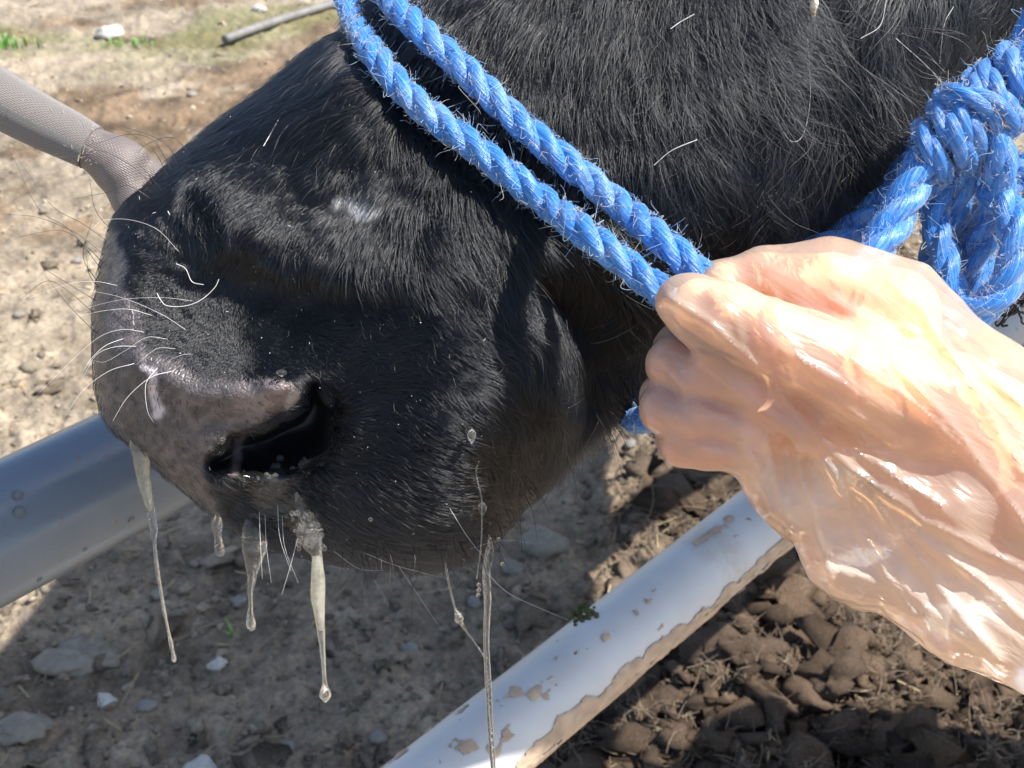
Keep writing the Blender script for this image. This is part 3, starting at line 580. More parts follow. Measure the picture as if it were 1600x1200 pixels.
WH += [[(405+i*9, 800+j), (407+i*9.5, 850+j), (410+i*14, 905+j*1.2)] for i, j in ((0, 0), (1, 5), (3.2, -10), (4, 5))]
WH += [[(700, 790), (735, 845), (770, 885)], [(560, 860), (620, 884), (700, 905)], [(760, 895), (800, 930), (890, 970)], [(520, 860), (560, 888), (600, 892)],
 [(620, 880), (660, 940), (690, 985)], [(470, 820), (455, 880), (440, 930)], [(700, 870), (780, 845), (840, 850)]]
WP = np.array([wcurve(p, .0, .012) for p in WH])
m = M('pale_whisker'); m.p(Base_Color=(.62, .60, .56), Roughness=.3); M_wh = m.m
tag(curves('whiskers', WP, np.linspace(1, .25, 14)[None]*.00012*rng.uniform(.5, 1.1, (len(WP), 1)), M_wh, cow), 'long pale whiskers on the nose and lips')
WB = []
for p in [[(165, 400), (120, 365), (60, 340), (10, 335)], [(158, 420), (110, 360), (60, 325), (18, 240)], [(150, 470), (110, 445), (70, 420), (60, 405)], [(172, 380), (130, 350), (80, 320), (30, 250)], [(180, 365), (150, 330), (140, 280)], [(150, 520), (110, 480), (70, 430)], [(152, 440), (130, 400), (145, 340)], [(148, 490), (100, 450), (70, 440), (30, 470)], [(160, 410), (135, 385), (95, 360), (30, 370)], [(155, 450), (140, 430), (135, 400)], [(240, 290), (200, 255), (150, 235), (120, 262)],
 [(270, 270), (240, 220), (200, 210), (150, 225)], [(280, 265), (260, 225), (215, 205), (180, 195)], [(300, 245), (270, 215), (230, 225), (215, 240)], [(285, 262), (310, 225), (345, 205)], [(265, 280), (235, 230), (170, 190)], [(255, 300), (230, 270), (215, 255)], [(235, 310), (200, 290), (170, 300), (120, 310)],
 [(850, 730), (880, 700), (900, 760), (898, 790)], [(812, 800), (815, 850), (820, 890), (835, 920)], [(940, 640), (930, 670), (900, 720)]]: WB.append(p)
for k in range(58):
    x0 = rng.uniform(500, 830); y0 = np.interp(x0, [500, 560, 700, 760, 830], [868, 880, 874, 855, 770])-rng.uniform(2, 40); l = rng.uniform(30, 130)*(1 if rng.random() < .5 else .6); a = rng.normal(1.25, .45)
    WB.append([(x0, y0), (x0+l*.45*math.cos(a-.2), y0+l*.45*math.sin(a-.2)+8), (x0+l*math.cos(a), y0+l*math.sin(a)+12)])
m = M('black_whisker'); m.p(Base_Color=(.02, .018, .017), Roughness=.35); M_wb = m.m
tag(curves('whiskers', np.array([wcurve(p, 0, .008) for p in WB]), np.linspace(1, .35, 14)[None]*.00016, M_wb, cow), 'fine black whiskers around the nose and lips')
# pale loose hairs lying in the coat
LH = [[(245, 458), (252, 470), (262, 478), (290, 478), (315, 468), (335, 450), (342, 436)], [(275, 412), (290, 420), (300, 440), (318, 445)], [(412, 228), (425, 205), (441, 176)], [(885, 500), (890, 530), (898, 545), (895, 563), (903, 564)], [(1262, 60), (1266, 150), (1255, 210), (1235, 220), (1215, 190)],
 [(1385, 0), (1375, 40), (1345, 60)], [(1490, 10), (1475, 40), (1468, 100)], [(1400, 60), (1450, 105), (1475, 135)], [(1048, 45), (1062, 35), (1085, 22)], [(1022, 258), (1050, 235), (1090, 218)]]
LP = []
for p in LH:
    q = cr(p, 16); LP.append(C(q[:, 0], q[:, 1], np.array([sdepth(a, b) for a, b in q])-.007-.008*sst(850, 1100, q[:, 0])))
tag(curves('loose_hair', np.array(LP), np.full((1, 16), .00014), M_wh, cow), 'pale loose hairs lying curled on the black coat')
nd = 520; k_ = rng.integers(0, NH, nd); k_ = k_[(hx[k_] < 1250)]; nd = len(k_); g0 = HP[k_, 2]+N0[k_]*.0008; dv = rng.normal(0, 1, (nd, 1, 3))
tag(curves('dust', g0[:, None]+rng.gamma(1.4, .00022, (nd, 1, 1))*dv*np.linspace(0, 1, 4)[None, :, None], np.array([.8, 1, 1, .7])[None]*.00013*rng.uniform(.5, 1.3, (nd, 1)), M_wh, cow), 'pale specks of dust caught in the coat')

# ------------------------------------------------------------------ blue rope halter
def fibre_mat(name, dark, mid_, lite):
    m = M(name); uvn = m.n('ShaderNodeUVMap'); mp = m.n('ShaderNodeMapping', {'Vector': uvn.outputs[0], 'Scale': (38, 34, 1)})
    sx = m.n('ShaderNodeSeparateXYZ', {'Vector': uvn.outputs[0]})
    ph = m.mul(m.mul(sx.outputs[1], 26.), m.mul(sx.outputs[0], 330.), 'ADD')
    cb = m.n('ShaderNodeCombineXYZ', {'X': ph, 'Y': m.mul(sx.outputs[0], 60.)}); nz = m.n('ShaderNodeTexNoise', {'Vector': cb.outputs[0], 'Scale': 1.0, 'Detail': 4, 'Roughness': .65})
    big = m.noise(45, 4, .7)
    c = m.ramp(nz.outputs[0], [(.3, dark), (.5, mid_), (.72, lite)]); c = m.mixc(m.ramp(big, [(.5, (0, 0, 0)), (.75, (.5, .5, .5))]), c, (.30, .40, .52))
    c = m.mixc(m.ramp(m.noise(90, 5, .7), [(.66, (0, 0, 0)), (.74, (.8, .8, .8))]), c, (.22, .19, .14))
    m.p(Base_Color=c, Roughness=.38, Specular_IOR_Level=.55, Sheen_Weight=.25, Sheen_Roughness=.4); m.bump(nz.outputs[0], .9, .0009); return m.m
M_rope = fibre_mat('blue_rope_fibre', (.009, .068, .28), (.019, .165, .51), (.12, .37, .74))
m = M('rope_fuzz'); m.p(Base_Color=(.30, .42, .56), Roughness=.5); M_fz = m.m
m = M('straw_fuzz'); m.p(Base_Color=(.55, .48, .36), Roughness=.5); M_fz2 = m.m
halter = empty('rope_halter', 'twisted blue rope halter, two strands over the muzzle and a knot behind the jaw', 'rope halter')
def rope(path, r, label=None, pitch=6.9, name='rope_length', fuzz=900, mat=None, phase=0, ns=14):
    """three-strand right-laid rope along world points"""
    n0 = len(path); tmp = cr(path, n0*40); L = np.concatenate([[0], np.cumsum(np.linalg.norm(np.diff(tmp, axis=0), axis=1))]); m_ = max(int(L[-1]/(r*.22)), 12)
    P = np.stack([np.interp(np.linspace(0, L[-1], m_), L, tmp[:, i]) for i in range(3)], 1); T, N, B = frames(P); s = np.linspace(0, L[-1], m_)
    part = tag(put(name, None, halter), label); part.empty_display_size = .01
    wobl = 1+.05*np.sin(s/r*.9+phase)
    for k in range(3):
        f = 2*np.pi*(s/(pitch*r)+k/3)+phase; c = P+(.43*r*wobl*np.cos(f))[:, None]*N+(.43*r*wobl*np.sin(f))[:, None]*B
        a = np.arange(ns)*2*np.pi/ns; rr = .615*r*(1+.05*fbm(s/r*1.3+k*9, s*0+k, 7, 2)-.02)
        lob = 1+.025*np.sin(a*5)[None]
        X_ = c[:, None]+(rr[:, None]*lob*np.cos(a+0)[None])[..., None]*N[:, None]+(rr[:, None]*lob*np.sin(a)[None])[..., None]*B[:, None]
        i = np.arange(m_-1)[:, None]*ns; j = np.arange(ns+1)[None]; nn = ns+1
        X_ = np.concatenate([X_, X_[:, :1]], 1); i = np.arange(m_-1)[:, None]*nn; j = np.arange(ns)[None]
        Qr = np.stack([i+j, i+j+1, i+nn+j+1, i+nn+j], -1).reshape(-1, 4); uv = np.stack([np.repeat(s, nn), np.tile(np.arange(nn)/ns, m_)+0], 1)
        e = (m_-1)*nn; capa = np.array([list(range(ns))[::-1]]); capb = np.array([[e+q for q in range(ns)]])
        o = mk('strand', X_.reshape(-1, 3), [Qr, capa, capb], mat or M_rope, part, uv=uv)
    nf = int(1.4*fuzz*L[-1]/.2)
    for mt, q in ((M_fz, nf), (M_fz2, nf//3)):
        ix = rng.integers(0, m_, q); an = rng.uniform(0, 6.28, q); d = np.cos(an)[:, None]*N[ix]+np.sin(an)[:, None]*B[ix]; l = rng.gamma(2, .00068, q)
        tg = T[ix]*rng.choice([-1, 1], q)[:, None]*rng.uniform(.2, 1.3, q)[:, None]+np.cross(T[ix], d)*rng.normal(0, .7, q)[:, None]; tt = np.linspace(0, 1, 6)[None, :, None]
        G = (P[ix]+d*r*.93)[:, None]+l[:, None, None]*(d[:, None]*(.8*tt-.5*tt*tt*rng.random(q)[:, None, None])+tg[:, None]*tt+rng.normal(0, .7, (q, 1, 3))*tt**2+rng.normal(0, .5, (q, 1, 3))*np.sin(tt*5))
        curves('fuzz', G, np.array([1, 1, .9, .8, .6, .3])[None]*.00008, mt, part)
    return P
RRp = .0059
def surfpath(pts, r, lift):
    return np.array([C(x, y, min(sdepth(x, y, .60), .60)-r-l) for (x, y), l in zip(pts, lift)])
ra = surfpath(RA, RRp, [0, .0, .001, .001, .001, .002, .004, .009, .0, .0, .0]); ra[-3] = C(*RA[-3], .482); ra[-2] = C(*RA[-2], .478); ra[-1] = C(*RA[-1], .480)
rb = surfpath(RB, RRp, [0, 0, 0, .001, .001, .001, .001, .002, .005, .0, .0, 0, 0]); rb[-4] = C(*RB[-4], .484); rb[-3] = C(*RB[-3], .478); rb[-2] = C(*RB[-2], .474); rb[-1] = C(*RB[-1], .474)
rope(ra, RRp, 'upper of the two noseband strands', phase=.4); rope(rb, RRp, 'lower noseband strand pulled into the hand', phase=2.)
# round the far side of the muzzle, then the short piece seen behind the fist
def dp(pts): return np.array([C(x, y, d) for x, y, d in pts])
rope(dp([(541, -30, .50), (535, -60, .53), (560, -95, .60), (640, -80, .665), (760, 60, .69), (860, 300, .69), (920, 520, .675), (975, 640, .60), (1010, 655, .53), (1050, 640, .495)]), RRp*.95, 'part passing round the far side of the muzzle', fuzz=300)
KD = .51
rope(dp([(1625, 20, KD), (1598, 95, KD), (1560, 130, KD), (1490, 185, KD), (1440, 262, KD-.004), (1405, 330, KD-.008), (1365, 400, KD-.014), (1330, 455, KD-.02)]), .0077, 'thick length running from the knot into the hand', phase=1.)
rope(dp([(1500, 150, .53), (1438, 235, .535), (1385, 312, .54), (1320, 370, .54), (1250, 405, .54), (1180, 440, .54)]), .0070, 'shaded length lying behind the knot along the jaw', fuzz=500)
rope(dp([(1490, 190, KD+.01), (1480, 260, KD+.012), (1460, 330, KD+.01), (1475, 400, KD+.006), (1492, 470, KD+.002), (1500, 520, KD)]), .0060, 'hanging end on the left of the knot bunch')
rope(dp([(1520, 195, KD), (1512, 250, KD+.006), (1500, 310, KD+.014), (1465, 380, KD+.018), (1445, 450, KD+.016)]), .0058, 'narrow length in the middle of the knot bunch')
rope(dp([(1520, 200, KD-.004), (1546, 208, KD-.008), (1562, 250, KD-.006), (1560, 310, KD+.002), (1535, 380, KD+.012), (1515, 450, KD+.016), (1505, 500, KD+.016)]), .0066, 'bend dropping from the front of the knot')
rope(dp([(1545, 300, KD+.006), (1572, 320, KD-.002), (1587, 370, KD-.008), (1578, 430, KD-.010), (1545, 475, KD-.008), (1500, 492, KD-.004), (1440, 495, KD)]), .0068, 'long loop hanging lowest on the right')
rope(dp([(1560, 300, KD+.014), (1590, 270, KD+.012), (1640, 255, KD+.01)]), .0072, 'length leaving the bunch towards the right edge')
rope(dp([(1580, 340, KD+.02), (1600, 330, KD+.018), (1650, 300, KD+.018)]), .0065); rope(dp([(1575, 400, KD+.02), (1600, 420, KD+.018), (1660, 430, KD+.016)]), .0065)
rope(dp([(1505, 195, KD+.014), (1520, 290, KD+.024), (1532, 390, KD+.026), (1538, 480, KD+.024)]), .0062, 'shaded length at the back of the knot bunch', fuzz=400)
rope(dp([(1545, 190, KD+.012), (1530, 270, KD+.020), (1498, 350, KD+.026), (1470, 430, KD+.028)]), .0058, 'crossing length at the back of the knot bunch', fuzz=400)
# the wrapped turns of the knot
wr = []
ax0, ax1 = np.array([1462, 232.]), np.array([1592, 128.]); axd = (ax1-ax0)/np.linalg.norm(ax1-ax0); nrm2 = np.array([-axd[1], axd[0]])
for k in range(6):
    c = ax0+(ax1-ax0)*(k+.1)/5.0; tl = 26
    pts = []
    for a in np.linspace(-.35, 2*np.pi-.1, 16):
        o = nrm2*math.cos(a)*47*(1 if k else .8)+axd*(tl*(a/6.28-.5)*1.5+ (8 if k % 2 else 0)); pts.append((c[0]+o[0], c[1]+o[1], KD-math.sin(a)*.0138*(1 if k else .85)))
    rope(dp(pts), .0050 if k else .0044, 'wrapped turn of the knot' if k == 0 else None, name='knot_turn', fuzz=600, phase=k*1.3, pitch=9)
rope(dp([(1590, 190, KD-.012), (1550, 165, KD-.016), (1500, 150, KD-.014), (1470, 150, KD-.006)]), .0048, name='knot_turn', pitch=9)
# ------------------------------------------------------------------ hand in a clear glove
HD = .475
def HC(P):  # hand space: photo pixels and pixels towards the camera, at the depth of the hand
    P = np.asarray(P, float); return C(P[:, 0], P[:, 1], HD-P[:, 2]*HD/FPX)
def rcone(X, Y, Z, a, b):
    (ax, ay, az, ra), (bx, by, bz, rb) = a, b; dx, dy, dz = bx-ax, by-ay, bz-az
    t = np.clip(((X-ax)*dx+(Y-ay)*dy+(Z-az)*dz)/(dx*dx+dy*dy+dz*dz), 0, 1)
    return np.sqrt((X-ax-t*dx)**2+(Y-ay-t*dy)**2+(Z-az-t*dz)**2)-(ra+(rb-ra)*t)
def smin(a, b, k): h = np.clip(.5+.5*(b-a)/k, 0, 1); return b*(1-h)+a*h-k*h*(1-h)
THUMB = [(1480, 640, 45, 84), (1340, 588, 92, 66), (1205, 528, 100, 55), (1135, 494, 92, 50), (1094, 478, 84, 44)]
INDEX = [(1400, 490, -50, 72), (1300, 452, -46, 56), (1190, 445, -40, 50), (1128, 455, -22, 44), (1120, 500, 5, 40), (1160, 530, 20, 36)]
MIDDLE = [(1360, 545, -75, 66), (1190, 530, -85, 50), (1066, 548, -62, 41), (1052, 570, -8, 38), (1100, 592, 40, 36), (1170, 612, 52, 32)]
RING = [(1350, 610, -80, 64), (1180, 600, -85, 48), (1042, 622, -48, 38), (1040, 640, 0, 36), (1090, 654, 38, 33), (1160, 666, 46, 30)]
PINKY = [(1350, 670, -70, 60), (1200, 665, -72, 42), (1062, 684, -38, 33), (1066, 694, 4, 31), (1108, 700, 28, 28), (1160, 702, 32, 25)]
PALM = [[(1350, 560, -55, 92), (1500, 690, -40, 112)], [(1360, 640, -60, 82), (1520, 730, -45, 105)], [(1500, 690, -30, 118), (1640, 800, -30, 128)], [(1480, 640, 35, 80), (1520, 690, 0, 110)], [(1640, 800, -30, 128), (1860, 960, -40, 150)]]
def hand_sdf(X, Y, Z, off=0, kk=5):
    pal = None
    for a, b in PALM: d = rcone(X, Y, Z, a, b); pal = d if pal is None else smin(pal, d, 40)
    out = pal
    for F_, k in ((THUMB, 30), (INDEX, 26), (MIDDLE, 22), (RING, 22), (PINKY, 22)):
        fd = None
        for a, b in zip(F_[:-1], F_[1:]): d = rcone(X, Y, Z, a, b); fd = d if fd is None else smin(fd, d, 9)
        far = sst(1160, 1300, X)
        out = smin(out, fd, kk+k*far)
    return out-off
def grid(lo, hi, h):
    ax = [np.arange(l, u, h) for l, u in zip(lo, hi)]; return np.meshgrid(*ax, indexing='ij')
person = empty('person', 'bare arm and hand in a loose clear plastic glove, gripping the blue rope', 'person')
X, Y, Z = grid((980, 360, -260), (1790, 1010, 170), 6.0)
f = hand_sdf(X, Y, Z)
# creases at the joints, tendons, nail of the thumb
V, Q = nets(f, np.array([980., 360., -260.]), 6.0, flip=True); V = relax(V, Q, 3)
cr1 = 0
for (a, b) in (((1195, 500), (1230, 590)), ((1185, 505), (1215, 590)), ((1330, 540), (1345, 640))):
    cr1 = cr1+np.exp(-(polyd(V[:, 0], V[:, 1], [a, b])/6)**2)*(V[:, 2] > 60)
nail = np.exp(-(np.maximum(polyr(V[:, 0], V[:, 1], [(1088, 455, 10), (1122, 462, 20)]), 0)/5)**2)*(V[:, 2] > 90)
V[:, 2] -= cr1*4; V += ((fbm(V[:, 0]/30+V[:, 2]/40, V[:, 1]/30, 5, 3)-.45)*5)[:, None]*np.array([.3, -.4, .8])
tone = fbm(V[:, 0]/60, V[:, 1]/60+V[:, 2]/50, 15, 4)
cs = L3((.82, .575, .42), (.82, .50, .36), sst(.35, .65, tone)); fing = sst(1190, 1120, V[:, 0])*sst(520, 580, V[:, 1]); cs = cs*(1-fing[:, None]*.5)+np.array([.66, .30, .23])*fing[:, None]*.5
cs = cs*(1-.25*cr1[:, None]*np.array([.4, 1, 1])); cs = L3(cs, (.74, .50, .42), np.clip(nail, 0, 1)*.6)
m = M('skin'); m.p(Base_Color=m.col(), Roughness=.45, Subsurface_Weight=.35, Subsurface_Radius=(1, .35, .2), Subsurface_Scale=.006); m.bump(m.noise(900, 3), .25, .0005); M_skin = m.m
mk('hand', HC(V), Q, M_skin, person, col=cs)
# the glove: follows the fingers loosely, then a baggy cuff over wrist and forearm
BAG = [(1130, 668), (1144, 705), (1160, 765), (1205, 815), (1240, 846), (1250, 875), (1268, 905), (1300, 930), (1342, 951), (1372, 953), (1425, 990), (1480, 1031), (1530, 1045), (1600, 1078), (1720, 1130), (1900, 1190), (1900, 700), (1720, 640), (1600, 556), (1552, 520), (1500, 480), (1420, 432), (1345, 402), (1300, 390), (1200, 420), (1200, 560)]
X, Y, Z = grid((960, 340, -300), (1830, 1190, 230), 5.0)
f = hand_sdf(X, Y, Z, 4, 7)
# a straight seam web along the lower side of the thumb
d2 = polys(X[:, :, 0], Y[:, :, 0], BAG)[..., None]; R_ = 55.
hz = 75+55*sst(1200, 1650, X)+10*np.sin(X/47+Y/31)
qa = np.maximum(d2+R_, 0); qb = np.maximum(np.abs(Z+45)-(hz-R_), 0)
bag = np.sqrt(qa**2+qb**2)+np.minimum(np.maximum(d2+R_, np.abs(Z+45)-(hz-R_)), 0)-R_
u = (X*.80+Y*.60); v = (-X*.60+Y*.80)
wsc = sst(1080, 1260, X+.3*(Y-500))
fold = np.abs(vn3(u/170+.2*vn3(u/90, v/60, Z/90, 3), v/42, Z/110, 21)-.5)*2; fold2 = np.abs(vn3(u/85, v/22+.5*vn3(u/60, v/50, Z/60, 5), Z/70, 22)-.5)*2; fold3 = np.abs(vn3(v/80+3, u/75, Z/60, 25)-.5)*2
THW = [(1062, 470, 84, 38), (1110, 540, 86, 26), (1190, 630, 84, 24), (1330, 715, 70, 26), (1500, 800, 80, 36)]
web = None
for a, b in zip(THW[:-1], THW[1:]): d = rcone(X, Y, Z, a, b); web = d if web is None else smin(web, d, 10)
f = smin(f, web, 34)
f = smin(f, bag, 60)
f = f+wsc*(8*(fold-.45)+3*(fold2-.4)+9*(fold3-.45))+(1-wsc)*1.6*(fold2-.4)
CREASE = [([(1045, 466), (1100, 500), (1160, 552), (1240, 640), (1330, 735), (1450, 818), (1600, 890), (1700, 950)], 9, 11), ([(1250, 600), (1330, 645), (1395, 690)], 7, 10), ([(1110, 455), (1150, 500), (1160, 545)], 4, 7), ([(1205, 480), (1250, 560), (1350, 620)], 5, 8), ([(1330, 560), (1440, 640), (1560, 760)], 7, 9), ([(1390, 560), (1500, 680), (1610, 830)], 7, 9), ([(1330, 700), (1400, 745), (1470, 790)], 7, 10), ([(1170, 560), (1270, 622), (1360, 690)], 5, 8),
 ([(1162, 690), (1185, 740), (1205, 800)], 9, 10), ([(1200, 690), (1215, 760), (1240, 835)], 8, 10), ([(1245, 700), (1262, 790), (1300, 905)], 10, 12), ([(1290, 720), (1330, 800), (1390, 905), (1430, 960)], 11, 12), ([(1340, 760), (1420, 850), (1500, 960), (1560, 1030)], 11, 13), ([(1420, 830), (1520, 900), (1640, 1000)], 11, 13), ([(1265, 880), (1340, 900), (1440, 935)], 8, 10), ([(1440, 960), (1455, 1000), (1470, 1020)], 8, 8), ([(1400, 900), (1445, 950), (1530, 1010)], 8, 10), ([(1205, 800), (1260, 790), (1330, 800)], 6, 10),
 ([(1030, 560), (1075, 620), (1120, 645)], 4, 7), ([(1010, 660), (1060, 690), (1120, 708)], 5, 7), ([(1055, 600), (1090, 650), (1130, 650)], 4, 7), ([(1430, 470), (1510, 590), (1600, 740)], 8, 12), ([(1390, 440), (1500, 540), (1620, 660)], 7, 10), ([(1200, 440), (1215, 470), (1225, 500)], 3, 7), ([(1300, 470), (1360, 500), (1430, 520)], 5, 9)]
cz = np.zeros(X.shape[:2])
for P_, a_, w_ in CREASE: cz = np.maximum(cz, a_*np.clip(1-polyd(X[:, :, 0]+5*(vn(Y[:, :, 0]/30, X[:, :, 0]/30, 4)-.5), Y[:, :, 0], P_)/w_/1.25, 0, 1)**1.3)
f = f-1.15*cz[..., None]*sst(-140, -40, Z)
f = np.minimum(f, hand_sdf(X, Y, Z, 3.0))
V, Q = nets(f, np.array([960., 340., -300.]), 5.0, flip=True); V = relax(V, Q, 2)
keep = (V[Q][:, :, 0] < 1815).all(1) & (V[Q][:, :, 1] < 1178).all(1); Q = Q[keep]
m = M('clear_glove_film'); cb = m.n('ShaderNodeCombineXYZ', {'X': m.mul(m.att('fu'), .012), 'Y': m.mul(m.att('fv'), .05), 'Z': m.mul(m.att('fw'), .02)})
rn = m.n('ShaderNodeTexNoise', {'Vector': cb.outputs[0], 'Scale': 1.0, 'Detail': 3, 'Roughness': .5, 'Distortion': .5})
rid = m.n('ShaderNodeMath', operation='ABSOLUTE'); m.set(rid, 0, m.mul(rn.outputs[0], .5, 'SUBTRACT')); bp = m.n('ShaderNodeBump', {'Strength': .2, 'Distance': .006, 'Height': rid.outputs[0]})
tr_ = m.n('ShaderNodeBsdfTransparent', {'Color': (.98, .88, .76)}); gl = m.n('ShaderNodeBsdfAnisotropic', {'Color': (1, 1, 1), 'Roughness': .22, 'Normal': bp.outputs[0]}); tl = m.n('ShaderNodeBsdfTranslucent', {'Color': (1, .68, .40), 'Normal': bp.outputs[0]}); df = m.n('ShaderNodeBsdfDiffuse', {'Color': (1, .88, .75), 'Normal': bp.outputs[0]})
lw = m.n('ShaderNodeLayerWeight', {'Blend': .3, 'Normal': bp.outputs[0]})
milk = m.mixs(.45, tl.outputs[0], df.outputs[0]); body_ = m.mixs(m.mul(m.mul(lw.outputs['Facing'], .35), m.mul(m.mul(m.att('bag'), .34), .33, 'ADD'), 'ADD'), tr_.outputs[0], milk)
fr = m.n('ShaderNodeFresnel', {'IOR': 1.5, 'Normal': bp.outputs[0]}); m.surf(m.mixs(m.mul(fr.outputs[0], .9), body_, gl.outputs[0])); M_glove = m.m
bagv = sst(20, -60, polys(V[:, 0], V[:, 1], BAG))*sst(-.0, 60, (V[:, 1]-600)-(V[:, 0]-1100)*.55)
gat = {'fu': V[:, 0]*.84+V[:, 1]*.54, 'fv': -V[:, 0]*.54+V[:, 1]*.84, 'fw': V[:, 2], 'bag': bagv}
glove = mk('plastic_glove', HC(V), Q, M_glove, person, attr=gat)

# ------------------------------------------------------------------ grey work glove reaching in from the far left
m = M('grey_knit'); uvn = m.n('ShaderNodeUVMap'); sx = m.n('ShaderNodeSeparateXYZ', {'Vector': uvn.outputs[0]})
bk = m.n('ShaderNodeTexBrick', {'Vector': uvn.outputs[0], 'Scale': 1.0, 'Mortar Size': .28, 'Mortar Smooth': .7, 'Brick Width': 1.0, 'Row Height': .5, 'Color1': (1, 1, 1), 'Color2': (.8, .8, .8), 'Mortar': (0, 0, 0)})
mp = m.n('ShaderNodeMapping', {'Vector': uvn.outputs[0], 'Scale': (470, 46, 1)}); m.set(bk, 'Vector', mp.outputs[0])
m.p(Base_Color=m.mixc(bk.outputs[0], (.16, .14, .125), m.ramp(m.noise(60, 4), [(.3, (.29, .262, .242)), (.7, (.40, .365, .335))])), Roughness=.8, Sheen_Weight=.3); m.bump(bk.outputs[0], .9, .0012); M_knit = m.m
m = M('coated_knit'); m.p(Base_Color=m.ramp(m.noise(70, 5), [(.3, (.11, .088, .08)), (.7, (.19, .155, .14))]), Roughness=.5); uvn = m.n('ShaderNodeUVMap'); mp = m.n('ShaderNodeMapping', {'Vector': uvn.outputs[0], 'Scale': (470, 40, 1)})
bk = m.n('ShaderNodeTexBrick', {'Scale': 1.0, 'Mortar Size': .2, 'Mortar Smooth': 1.0, 'Brick Width': 1.0, 'Row Height': .5, 'Color1': (1, 1, 1), 'Color2': (.9, .9, .9), 'Mortar': (0, 0, 0)}); m.set(bk, 'Vector', mp.outputs[0]); m.bump(bk.outputs[0], .35, .0008); M_coat = m.m
helper = empty('person', 'finger in a grey knitted work glove pressed against the top of the muzzle', 'person')
def grad_tube(name, pts, mat, ns=40, n=90, ridge=0):
    q = cr(pts, n); P = C(q[:, 0], q[:, 1], q[:, 2]); r = q[:, 3]*q[:, 2]/FPX; V, Q, tr, uv = tube_arrays(P, r, ns)
    return mk(name, V, [Q, tr], mat, helper, uv=uv)
GD = .585
grad_tube('knit_sleeve', [(-160, 60, GD, 50), (-70, 112, GD, 47), (0, 155, GD, 45), (60, 188, GD, 42), (110, 213, GD, 39), (143, 231, GD, 36)], M_knit)
X, Y, Z = grid((90, 170, -90), (330, 380, 90), 4.0)
f = rcone(X, Y, Z, (134, 226, 0, 34), (178, 252, 0, 39)); f = smin(f, rcone(X, Y, Z, (178, 252, 0, 37), (206, 312, 0, 32)), 16); f = smin(f, rcone(X, Y, Z, (190, 252, -6, 30), (270, 286, -10, 20)), 14); f = smin(f, rcone(X, Y, Z, (206, 238, 8, 16), (214, 244, 8, 17)), 8); f = smin(f, rcone(X, Y, Z, (206, 312, 0, 32), (230, 360, -4, 26)), 10)
f = f+3*(vn3(X/26, Y/26, Z/26, 4)-.5)+2.5*np.abs(vn3((X+Y)/14, (X-Y)/50, Z/40, 6)-.5)
V, Q = nets(f, np.array([90., 170., -90.]), 4.0, flip=True); V = relax(V, Q, 3)
mk('coated_fingertip', C(V[:, 0], V[:, 1], GD-V[:, 2]*GD/FPX), Q, M_coat, helper, uv=np.stack([(V[:, 0]*.85+V[:, 1]*.5)*GD/FPX, (-V[:, 0]*.5+V[:, 1]*.85)/250], 1))
q = 130; aa = rng.uniform(0, 1, q); bx = -40+190*aa; by = 130+105*aa+rng.uniform(-40, 40, q); dz = .585-.012
G = C(bx, by, np.sqrt(np.maximum(0, 1-((by-130-105*aa)/42)**2))*-.011+.585)[:, None]+rng.gamma(2, .0006, (q, 1, 1))*(rng.normal(0, 1, (q, 1, 3))*np.linspace(0, 1, 6)[None, :, None]+rng.normal(0, .7, (q, 1, 3))*np.sin(np.linspace(0, 4, 6))[None, :, None])
curves('lint', G, np.full((1, 6), .00006), M_fz2, helper)

# ------------------------------------------------------------------ mucus
m = M('clear_mucus'); gl = m.n('ShaderNodeBsdfGlass', {'Color': (.97, .96, .92), 'Roughness': .04, 'IOR': 1.36}); tl = m.n('ShaderNodeBsdfTranslucent', {'Color': (.85, .84, .78)}); df = m.n('ShaderNodeBsdfDiffuse', {'Color': (.82, .81, .75)})
bp = m.n('ShaderNodeBump', {'Strength': .5, 'Distance': .0015, 'Height': m.noise(420, 3)}); m.set(gl, 'Normal', bp.outputs[0])
m.surf(m.mixs(m.ramp(m.noise(150, 4), [(.4, (.02,)*3), (.7, (.2,)*3)]), gl.outputs[0], m.mixs(.4, tl.outputs[0], df.outputs[0]))); M_muc = m.m
m = M('thick_mucus'); gl = m.n('ShaderNodeBsdfGlass', {'Color': (.97, .95, .88), 'Roughness': .1, 'IOR': 1.36}); tl = m.n('ShaderNodeBsdfTranslucent', {'Color': (.92, .91, .83)}); df = m.n('ShaderNodeBsdfDiffuse', {'Color': (.90, .89, .81)})
bp = m.n('ShaderNodeBump', {'Strength': .7, 'Distance': .002, 'Height': m.noise(300, 4)}); m.set(gl, 'Normal', bp.outputs[0]); m.set(df, 'Normal', bp.outputs[0])
m.surf(m.mixs(m.ramp(m.noise(120, 4), [(.35, (.3,)*3), (.65, (.62,)*3)]), gl.outputs[0], m.mixs(.5, tl.outputs[0], df.outputs[0]))); M_thick = m.m
def mucus(pts, label, mat=M_muc, d=None, name='mucus_string', wob=.12, par=None, n=140):
    q = cr(np.array(pts, float), n); dd = d if d else sdepth(pts[0][0], pts[0][1], .54)-.004
    r = np.maximum(q[:, 2], .5)*(1+wob*(fbm(np.arange(n)/7., np.zeros(n)+pts[0][0], 3, 3)-.45)*2); P = C(q[:, 0], q[:, 1], dd); o = tube(name, P, r*dd/FPX, mat, par, 16)
    return tag(o, label, 'mucus' if par is None else None)
M_ = M('foam_bubble'); t1 = M_.n('ShaderNodeBsdfTransparent'); g1 = M_.n('ShaderNodeBsdfAnisotropic', {'Roughness': .05}); l1 = M_.n('ShaderNodeLayerWeight', {'Blend': .35}); d1 = M_.n('ShaderNodeBsdfTranslucent', {'Color': (.9, .9, .86)})
